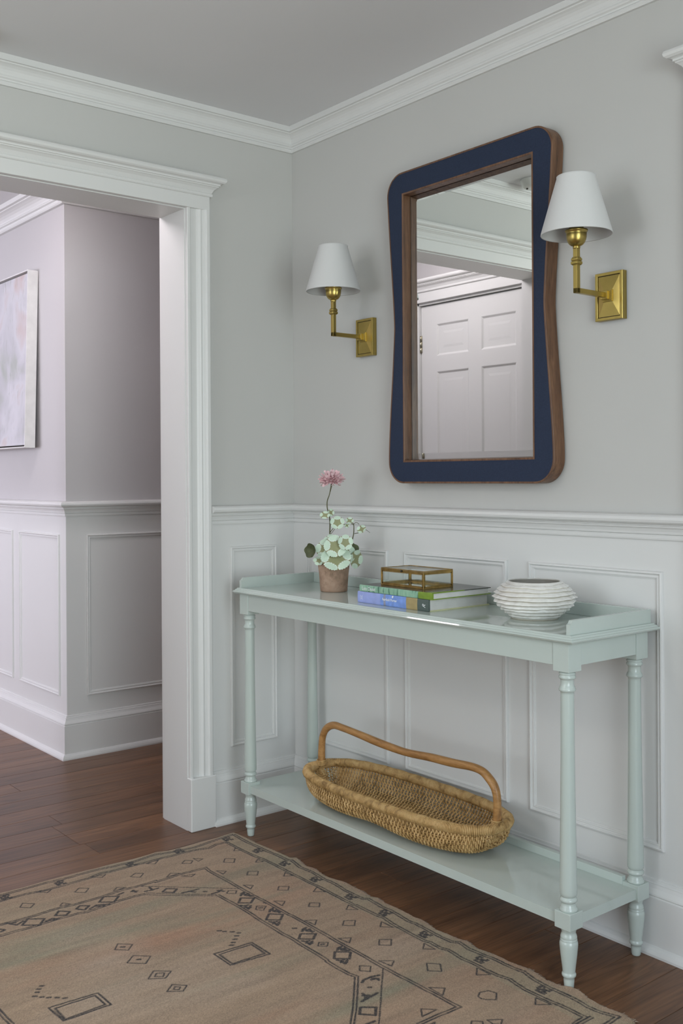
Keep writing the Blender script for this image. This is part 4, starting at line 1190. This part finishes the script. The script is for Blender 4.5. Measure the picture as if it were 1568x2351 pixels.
RUG = dict(
 dbl=[[(148,-361),(230,-363),(283,-361),(340,-362),(397,-360),(444,-360),(455,-351),(513,-361),(568,-356),(634,-362),(676,-363),(745,-366),(807,-364),(819,-353),(858,-358),(887,-363),(921,-361),(964,-364),(998,-367),(1019,-362),(1053,-363),(1088,-365),(1117,-366),(1154,-363),(1169,-351),(1207,-358),(1239,-354),(1280,-352),(1322,-353),(1348,-349),(1370,-341),(1412,-352),(1448,-355),(1493,-356),(1529,-356),(1570,-359),(1603,-354),(1635,-341),(1639,-386)],[(193,-415),(251,-415),(308,-415),(360,-413),(391,-410),(432,-409),(473,-409),(524,-409),(568,-409),(621,-409),(674,-409),(725,-409),(774,-409),(822,-409),(834,-405),(874,-407),(915,-407),(941,-403),(984,-409),(1029,-411),(1073,-413),(1106,-413),(1123,-407),(1161,-409),(1180,-401),(1231,-407),(1268,-404),(1308,-407),(1343,-404),(1374,-394),(1392,-398),(1429,-404),(1463,-404),(1496,-404),(1532,-400),(1569,-399),(1592,-397),(1595,-439)],[(147,-361),(150,-403),(157,-458),(166,-517),(160,-573),(153,-608),(141,-645),(146,-682),(153,-723),(148,-758),(147,-794),(142,-827),(141,-865),(144,-936),(138,-1001),(142,-1069),(142,-1133)],[(192,-413),(188,-452),(200,-484),(187,-529),(183,-567),(184,-607),(181,-647),(183,-694),(178,-736),(180,-774),(179,-810),(174,-843),(186,-886),(187,-955),(188,-1022),(178,-1083),(179,-1147)],[(330,-1203),(334,-1145),(332,-1098),(327,-1049),(332,-1003),(334,-955),(332,-904),(326,-850),(331,-800),(329,-746),(334,-817),(336,-783),(335,-747),(334,-710),(329,-670),(334,-617),(335,-581),(361,-585),(422,-584),(481,-584),(542,-586),(598,-586),(649,-583),(701,-583),(752,-583),(677,-581),(727,-580),(778,-580),(828,-580),(879,-581),(925,-581),(973,-583),(1016,-582),(1059,-582),(1103,-584),(1143,-584),(1182,-583),(1219,-581),(1255,-579),(1291,-579),(1325,-577),(1360,-577),(1389,-576),(1386,-636),(1385,-694)],[(530,-661),(581,-659),(630,-658),(677,-657),(734,-660),(605,-661),(658,-660),(688,-658),(739,-661),(791,-661),(842,-662),(888,-660),(938,-663),(984,-663),(1029,-664),(987,-664),(1037,-668),(1080,-669),(1120,-667),(1140,-662),(1194,-709),(1249,-758),(1295,-803)],[(393,-814),(387,-852),(388,-886),(392,-922),(396,-956),(400,-991),(387,-914),(391,-966),(393,-1015),(391,-1077),(396,-1139),(394,-1183),(395,-1227)],[(750,-1365),(798,-1366),(832,-1364)]],
 dot=[[(532,-589),(476,-647),(410,-717),(336,-797)],[(524,-662),(475,-718),(431,-764),(386,-810)],[(532,-667),(483,-723),(441,-770),(397,-816)],[(1150,-588),(1212,-647),(1284,-714),(1331,-759)]],
 sh=[[(308,-496),(328,-472),(353,-492),(331,-515)],[(440,-498),(459,-475),(482,-494),(461,-517)],[(590,-493),(608,-471),(629,-489),(609,-511)],[(737,-494),(755,-473),(774,-490),(754,-511)],[(1029,-495),(1048,-471),(1072,-494),(1052,-516)],[(1196,-490),(1220,-468),(1248,-491),(1225,-514)],[(886,-494),(904,-470),(927,-492),(905,-514)],[(1383,-509),(1373,-493),(1380,-472),(1399,-466),(1419,-489),(1406,-505),(1395,-511)],[(238,-764),(255,-745),(275,-767),(253,-787)],[(241,-597),(260,-581),(276,-597),(259,-618)],[(235,-939),(254,-918),(276,-938),(254,-961)],[(234,-1104),(259,-1080),(277,-1099),(256,-1120)],[(250,-421),(270,-438),(280,-418)],[(379,-424),(395,-441),(406,-420)],[(518,-420),(538,-439),(552,-416)],[(666,-415),(685,-442),(706,-417)],[(815,-420),(835,-445),(855,-420)],[(375,-568),(396,-547),(410,-566)],[(517,-566),(537,-546),(554,-566)],[(665,-563),(685,-540),(704,-563)],[(954,-423),(975,-445),(999,-421)],[(1117,-423),(1137,-446),(1157,-423)],[(818,-571),(835,-546),(856,-567)],[(957,-570),(975,-543),(995,-565)],[(1115,-571),(1138,-543),(1154,-565)],[(1284,-567),(1310,-541),(1330,-568)],[(1342,-646),(1366,-622),(1367,-666)],[(1290,-415),(1313,-441),(1332,-414)],[(1470,-415),(1490,-440),(1512,-413)],[(1466,-569),(1486,-542),(1498,-560),(1486,-571)],[(193,-703),(211,-683),(190,-660)],[(180,-881),(204,-852),(190,-835)],[(322,-705),(305,-683),(323,-661)],[(344,-668),(368,-650),(357,-630)],[(318,-873),(301,-855),(316,-833)],[(245,-570),(275,-570),(266,-549),(258,-558)],[(185,-1044),(208,-1021),(192,-1002)],[(316,-1032),(303,-1018),(322,-1004)],[(524,-621),(538,-603),(554,-616),(537,-635)],[(661,-618),(678,-599),(695,-619),(679,-633)],[(943,-621),(958,-603),(973,-618),(957,-635)],[(1104,-622),(1123,-604),(1142,-622),(1122,-638)],[(629,-1016),(655,-989),(678,-1011),(654,-1036)],[(712,-1016),(741,-984),(768,-1012),(737,-1045)],[(813,-1015),(841,-984),(863,-1011),(841,-1044)],[(828,-1016),(838,-1000),(853,-1011),(841,-1027)],[(899,-1014),(925,-990),(942,-1010),(920,-1039)],[(912,-1014),(922,-1005),(930,-1014),(921,-1023)]],
 thick=[[(589,-622),(613,-594),(634,-619),(613,-645)],[(724,-621),(750,-594),(774,-619),(749,-648)],[(874,-627),(899,-597),(919,-621),(894,-648)],[(1009,-622),(1035,-594),(1061,-618),(1035,-646)],[(1252,-744),(1274,-717),(1298,-740),(1273,-764)],[(398,-749),(418,-726),(435,-746),(412,-769)],[(336,-911),(360,-878),(387,-905),(362,-938)],[(350,-989),(366,-969),(384,-991),(363,-1006)],[(346,-1048),(368,-1026),(383,-1043),(367,-1067)],[(341,-1133),(367,-1097),(396,-1122),(369,-1159)]],
 st=[[(575,-613),(562,-596),(581,-602),(575,-589),(597,-595)],[(565,-605),(561,-591)],[(586,-600),(596,-588)],[(630,-649),(642,-643),(663,-646),(649,-629)],[(649,-649),(659,-636)],[(639,-641),(641,-633)],[(714,-613),(702,-596),(720,-602),(715,-589),(735,-595)],[(705,-605),(701,-591)],[(724,-600),(734,-588)],[(764,-647),(775,-641),(795,-644),(782,-628)],[(781,-647),(791,-635)],[(773,-639),(775,-632)],[(865,-615),(855,-600),(871,-605),(866,-593),(885,-598)],[(857,-608),(854,-595)],[(875,-603),(884,-592)],[(909,-648),(920,-643),(938,-646),(927,-630)],[(925,-648),(935,-636)],[(918,-641),(920,-634)],[(1006,-613),(998,-598),(1012,-604),(1008,-592),(1025,-597)],[(999,-606),(997,-593)],[(1016,-602),(1025,-591)],[(1046,-645),(1057,-640),(1073,-642),(1063,-627)],[(1061,-645),(1070,-634)],[(1054,-638),(1056,-631)],[(1170,-670),(1162,-658),(1163,-636),(1169,-617)],[(1174,-645),(1175,-633),(1186,-633)],[(1171,-639),(1179,-629)],[(1235,-725),(1231,-700),(1229,-675)],[(1210,-702),(1224,-704),(1233,-713)],[(1217,-708),(1224,-696),(1232,-698)],[(1314,-780),(1315,-757)],[(1197,-674),(1200,-670)],[(353,-835),(360,-821)],[(348,-828),(365,-827)],[(377,-805),(381,-786),(380,-765)],[(359,-781),(382,-785)],[(453,-729),(456,-708),(459,-680)],[(458,-708),(471,-698)],[(484,-677),(489,-673)],[(512,-667),(512,-647),(505,-631)],[(502,-643),(519,-633)],[(387,-977),(375,-952),(392,-922)],[(378,-959),(397,-936)],[(340,-1180),(358,-1169),(346,-1147)],[(331,-1186),(343,-1166)],[(387,-1103),(379,-1081),(393,-1068)],[(382,-1098),(394,-1078)],[(355,-1212),(368,-1204),(372,-1216)],[(350,-876),(346,-857)],[(655,-590),(662,-587)],[(710,-1251),(714,-1246)],[(720,-1262),(724,-1257)],[(732,-1270),(735,-1266)],[(746,-1282),(750,-1277)],[(760,-1271),(763,-1266)],[(772,-1260),(775,-1255)],[(784,-1246),(788,-1241)],[(798,-1233),(801,-1228)],[(724,-781),(728,-775)],[(737,-773),(740,-768)],[(751,-759),(755,-753)],[(767,-749),(771,-744)],[(778,-763),(782,-758)],[(792,-777),(795,-771)],[(805,-790),(808,-785)],[(815,-802),(819,-796)],[(651,-1017),(655,-1011)],[(737,-1017),(740,-1012)],[(676,-619),(680,-613)],[(955,-623),(959,-617)],[(836,-623),(840,-617)]],
 rect=[[(816,-1276),(826,-1164),(893,-1164),(890,-1274)],[(828,-1267),(833,-1174),(885,-1174),(886,-1268)],[(830,-859),(836,-752),(916,-752),(905,-858)],[(841,-850),(844,-759),(906,-760),(901,-851)]],
 mot=[(317,-382),(461,-382),(616,-383),(776,-383),(920,-383),(1081,-388),(1266,-378),(1456,-376),(160,-573),(163,-740),(168,-398),(163,-965),(163,-1125)],
 back=[(128,-348),(189,-340),(267,-342),(333,-340),(438,-339),(449,-322),(515,-338),(545,-327),(604,-339),(660,-337),(699,-328),(772,-327),(763,-325),(811,-333),(830,-322),(878,-335),(918,-334),(949,-334),(989,-335),(1016,-328),(1079,-341),(1116,-337),(1152,-333),(1177,-323),(1209,-333),(1180,-326),(1214,-336),(1253,-327),(1321,-331),(1363,-317),(1393,-318),(1429,-327),(1472,-322),(1491,-312),(1518,-313),(1543,-324),(1581,-325),(1618,-320),(1637,-317),(1673,-326)],
 left=[(128,-348),(138,-417),(135,-477),(139,-541),(136,-599),(120,-633),(125,-656),(128,-710),(127,-747),(122,-796),(124,-837),(122,-856),(120,-925),(118,-993),(125,-1062),(121,-1125)])

# ================================================================ RUG
def make_rug():
    fine = 0.0025
    xs = np.arange(0.118, 1.672, fine)
    ys = np.concatenate([np.arange(-0.330, -1.42, -fine), np.arange(-1.42, -2.752, -0.003)])
    back = sorted(set(RUG['back'])); bx = np.array([p[0] for p in back]) / 1000; by = np.array([p[1] for p in back]) / 1000
    left = sorted(set(RUG['left']), key=lambda p: -p[1]); lyv = np.array([-p[1] for p in left]) / 1000; lxv = np.array([p[0] for p in left]) / 1000
    X, Y = np.meshgrid(xs, ys)
    eb = np.interp(X, bx, by)
    Y = Y + (eb + 0.330) * np.exp(-(-0.330 - Y) / 0.05)
    el = np.interp(-Y, lyv, lxv, right=0.122)
    X = X + (el - 0.118) * np.exp(-(X - 0.118) / 0.03)
    jag = 0.0012 * np.sin(X * 900) + 0.0010 * np.sin(X * 2300 + 1)
    Y = Y + jag * np.exp(-(eb - Y) / 0.004)
    NY, NX = X.shape
    r = np.random.default_rng(5)
    def smooth_noise(fx, fy, seed, oct=3):
        rr = np.random.default_rng(seed); o = np.zeros_like(X); a = 1.0
        for k in range(oct):
            nx, ny = int(1.6 * fx) + 3, int(2.6 * fy) + 3
            g = rr.standard_normal((ny, nx))
            u = np.clip((X - 0.1) * fx, 0, nx - 1.001); v = np.clip((-Y - 0.28) * fy, 0, ny - 1.001)
            iu, iv = u.astype(int), v.astype(int); fu, fv = u - iu, v - iv
            fu = fu * fu * (3 - 2 * fu); fv = fv * fv * (3 - 2 * fv)
            o += a * (g[iv, iu] * (1 - fu) * (1 - fv) + g[iv, iu + 1] * fu * (1 - fv) + g[iv + 1, iu] * (1 - fu) * fv + g[iv + 1, iu + 1] * fu * fv)
            a *= 0.55; fx *= 2; fy *= 2
        return o
    lin = lambda c: np.array(srgb(*c)[:3])
    base = lin((153, 130, 107)); warm = lin((154, 120, 96)); green = lin((133, 126, 104)); pale = lin((166, 147, 128)); dark = lin((36, 31, 33))
    n1 = smooth_noise(9, 1.6, 1); n2 = smooth_noise(14, 2.2, 2); n3 = smooth_noise(5, 2.5, 3)
    col = np.repeat(base[None, None, :], NY, 0).repeat(NX, 1).copy()
    def blend(c, w):
        nonlocal col
        w = np.clip(w, 0, 1)[..., None]; col = col * (1 - w) + c * w
    blend(warm, (n1 + 0.1) * 0.42); blend(green, (n2 - 0.30) * 0.42); blend(pale, (n3 - 0.25) * 0.35)
    blend(lin((146, 137, 112)), 0.45 * ((Y > -0.42) & (Y < -0.345)))
    n4 = smooth_noise(70, 7, 9, 2)
    col *= np.clip(1 + 0.10 * r.standard_normal((NY, NX)) + 0.06 * n4, 0.6, 1.4)[..., None]
    ink = np.zeros((NY, NX))
    xi = lambda x: int(np.clip((x - 0.118) / fine, 0, NX - 1))
    # beyond the photograph the pattern repeats mirrored about the rug's long and short axes
    XM, YM = 862, -1540
    seen = lambda p: p[1] > -1379 + (p[0] - 800) * 1.212
    def repeats(pts):
        out = [list(pts)]
        if all(p[0] < 760 and p[1] < -560 for p in pts):
            mx = [(2 * XM - p[0], p[1]) for p in pts]
            if not any(seen(p) for p in mx): out.append(mx)
            else:
                cut = [p for p in mx if not seen(p)]
                if len(cut) > 2: out.append(cut)
        return out + [[(p[0], 2 * YM - p[1]) for p in q] for q in out]
    PAT = {k: [q for pts in RUG[k] for q in repeats(pts)] for k in ('dbl', 'dot', 'sh', 'thick', 'st', 'rect')}
    PAT['mot'] = [q[0] for p in RUG['mot'] for q in repeats([p])]
    def seg(p, q, w):
        p = np.array(p) / 1000.0; q = np.array(q) / 1000.0
        m = w + 0.02
        i0, i1 = xi(min(p[0], q[0]) - m), xi(max(p[0], q[0]) + m) + 1
        j0 = max(0, int(np.searchsorted(-ys, -max(p[1], q[1]) - m)) - 4); j1 = min(NY, int(np.searchsorted(-ys, -min(p[1], q[1]) + m)) + 4)
        xx, yy = X[j0:j1, i0:i1], Y[j0:j1, i0:i1]
        d = q - p; L2 = max(1e-12, d @ d)
        t = np.clip(((xx - p[0]) * d[0] + (yy - p[1]) * d[1]) / L2, 0, 1)
        dist = np.hypot(xx - p[0] - t * d[0], yy - p[1] - t * d[1])
        a = np.clip((w / 2 - dist) / 0.0012 + 0.5, 0, 1)
        ink[j0:j1, i0:i1] = np.maximum(ink[j0:j1, i0:i1], a)
    def clean(pts):
        out = [np.array(pts[0], float)]
        ld = None
        for p in pts[1:]:
            p = np.array(p, float); d = p - out[-1]
            n = np.linalg.norm(d)
            if n < 3: continue
            d = d / n
            if ld is not None and d @ ld < -0.35: continue
            out.append(p); ld = d
        return out
    def line(pts, w, closed=False):
        P = list(pts) + ([pts[0]] if closed else [])
        for a, b in zip(P, P[1:]): seg(a, b, w)
    def offset(P, d):
        P = [np.array(p, float) for p in P]; out = []
        for i in range(len(P)):
            nn = []
            if i > 0: t = P[i] - P[i - 1]; t /= np.linalg.norm(t); nn.append(np.array([t[1], -t[0]]))
            if i < len(P) - 1: t = P[i + 1] - P[i]; t /= np.linalg.norm(t); nn.append(np.array([t[1], -t[0]]))
            m = nn[0] if len(nn) == 1 else (nn[0] + nn[1]) / max(0.4, 1 + nn[0] @ nn[1])
            out.append(P[i] + m * d)
        return out
    for pts in PAT['dbl']:
        P = clean(pts)
        line(offset(P, 4.0), 0.0044); line(offset(P, -4.0), 0.0044)
    # the far halves of the border and medallion, out of the photograph, repeat the near ones
    for xa in (143, 180, 1601, 1638):
        ya = -1130 if xa < 900 else -386
        for dx in (-4, 4): line([(xa + dx, ya), (xa + dx, -3080 - ya)], 0.0042)
    for pts in PAT['dot']:
        P = clean(pts)
        for a, b in zip(P, P[1:]):
            n = max(1, int(np.linalg.norm(b - a) / 9))
            for k in range(n):
                c0 = a + (b - a) * k / n; c1 = a + (b - a) * (k + 0.55) / n
                seg(c0, c1, 0.0042)
    for pts in PAT['sh']: line(pts, 0.0040, True)
    for pts in PAT['thick']: line(pts, 0.0072, True)
    for pts in PAT['rect']: line(pts, 0.0054, True)
    for pts in PAT['st']: line(pts, 0.0076)
    glyph = ["##..#", "#.###", "####.", ".#.##", ".####"]
    for cx, cy in PAT['mot']:
        for j, row in enumerate(glyph):
            for i, ch in enumerate(row):
                if ch == '#':
                    x_ = cx + (i - 2) * 6.5; y_ = cy + (2 - j) * 6.0
                    seg((x_ - 2, y_), (x_ + 2, y_), 0.0062)
    ink *= np.clip(0.93 + 0.12 * r.standard_normal((NY, NX)), 0.6, 1)
    col = col * (1 - ink[..., None]) + dark * ink[..., None]
    # pale selvedge on the left edge and back edge
    el2 = np.clip(1 - (X - (el)) / 0.009, 0, 1) * 0.6
    col = col * (1 - el2[..., None]) + lin((176, 160, 142)) * el2[..., None]
    Zt = 0.0075 + 0.0006 * n3
    edge = np.exp(-((eb - Y) / 0.06)) * 0.004 * np.maximum(0, np.sin(X * 21 + 1.2 * np.sin(X * 9)))
    Zt = Zt + edge
    Zt[0, :] = 0.0006; Zt[-1, :] = 0.0006; Zt[:, 0] = 0.0006; Zt[:, -1] = 0.0006
    Zt[1, 1:-1] = 0.005 + edge[1, 1:-1]; Zt[1:-1, 1] = 0.005; Zt[1:-1, -2] = 0.005
    Zt = Zt + np.where(ink > 0.5, -0.0004, 0.0) * (Zt > 0.004)
    co = np.stack([X, Y, Zt], -1).reshape(-1, 3)
    org = np.array([0.9, -1.5, 0.0])
    me = bpy.data.meshes.new('area_rug')
    idx = np.arange(NY * NX).reshape(NY, NX)
    q = np.stack([idx[:-1, :-1], idx[1:, :-1], idx[1:, 1:], idx[:-1, 1:]], -1).reshape(-1, 4)
    me.vertices.add(len(co)); me.vertices.foreach_set('co', (co - org).astype(np.float32).ravel())
    me.loops.add(q.size); me.loops.foreach_set('vertex_index', q.astype(np.int32).ravel())
    me.polygons.add(len(q)); me.polygons.foreach_set('loop_start', np.arange(0, q.size, 4, dtype=np.int32))
    me.polygons.foreach_set('use_smooth', np.ones(len(q), dtype=bool))
    me.update(calc_edges=True); me.validate()
    a = me.color_attributes.new('Col', 'FLOAT_COLOR', 'POINT')
    a.data.foreach_set('color', np.concatenate([np.clip(col, 0, 1), np.ones((NY, NX, 1))], -1).astype(np.float32).ravel())
    m, nt, b = mat_new('worn_wool_pile')
    at_ = node(nt, 'ShaderNodeVertexColor', layer_name='Col')
    f = noise(nt, coords(nt, (1, 0.35, 1)), 700, 2, 0.6)
    c = mixc(nt, 1.0, at_.outputs['Color'], ramp(nt, f, [(0.25, (0.80, 0.80, 0.80, 1)), (0.75, (1.12, 1.12, 1.12, 1))]), 'MULTIPLY')
    nt.links.new(c, b.inputs['Base Color']); b.inputs['Roughness'].default_value = 0.95; b.inputs['Specular IOR Level'].default_value = 0.1
    b.inputs['Sheen Weight'].default_value = 0.15
    bump(nt, b, f, 0.6, 0.002)
    me.materials.append(m)
    o = bpy.data.objects.new('area_rug', me); C.objects.link(o); o.location = org
    tag(o, 'faded taupe wool rug with dark geometric border lines on the floor', 'rug')
    # short frayed fringe along the end by the table
    fr = MB()
    for k in range(520):
        x_ = random.uniform(0.13, 1.668); y_ = float(np.interp(x_, bx, by))
        ln = random.uniform(0.002, 0.006) * (2.2 if random.random() < 0.04 or x_ > 1.655 else 1)
        dx = random.uniform(-0.003, 0.003)
        fr.tube([(x_, y_ - 0.003, 0.004), (x_ + dx * 0.5, y_ + ln * 0.5, 0.003), (x_ + dx, y_ + ln, 0.0012)], 0.0007, 3, caps=False)
    fg = fr.build('fringe', plain('fringe_yarn', srgb(168, 152, 136), 0.95, 0, 0.1), o, kind='stuff', fix=False)
make_rug()
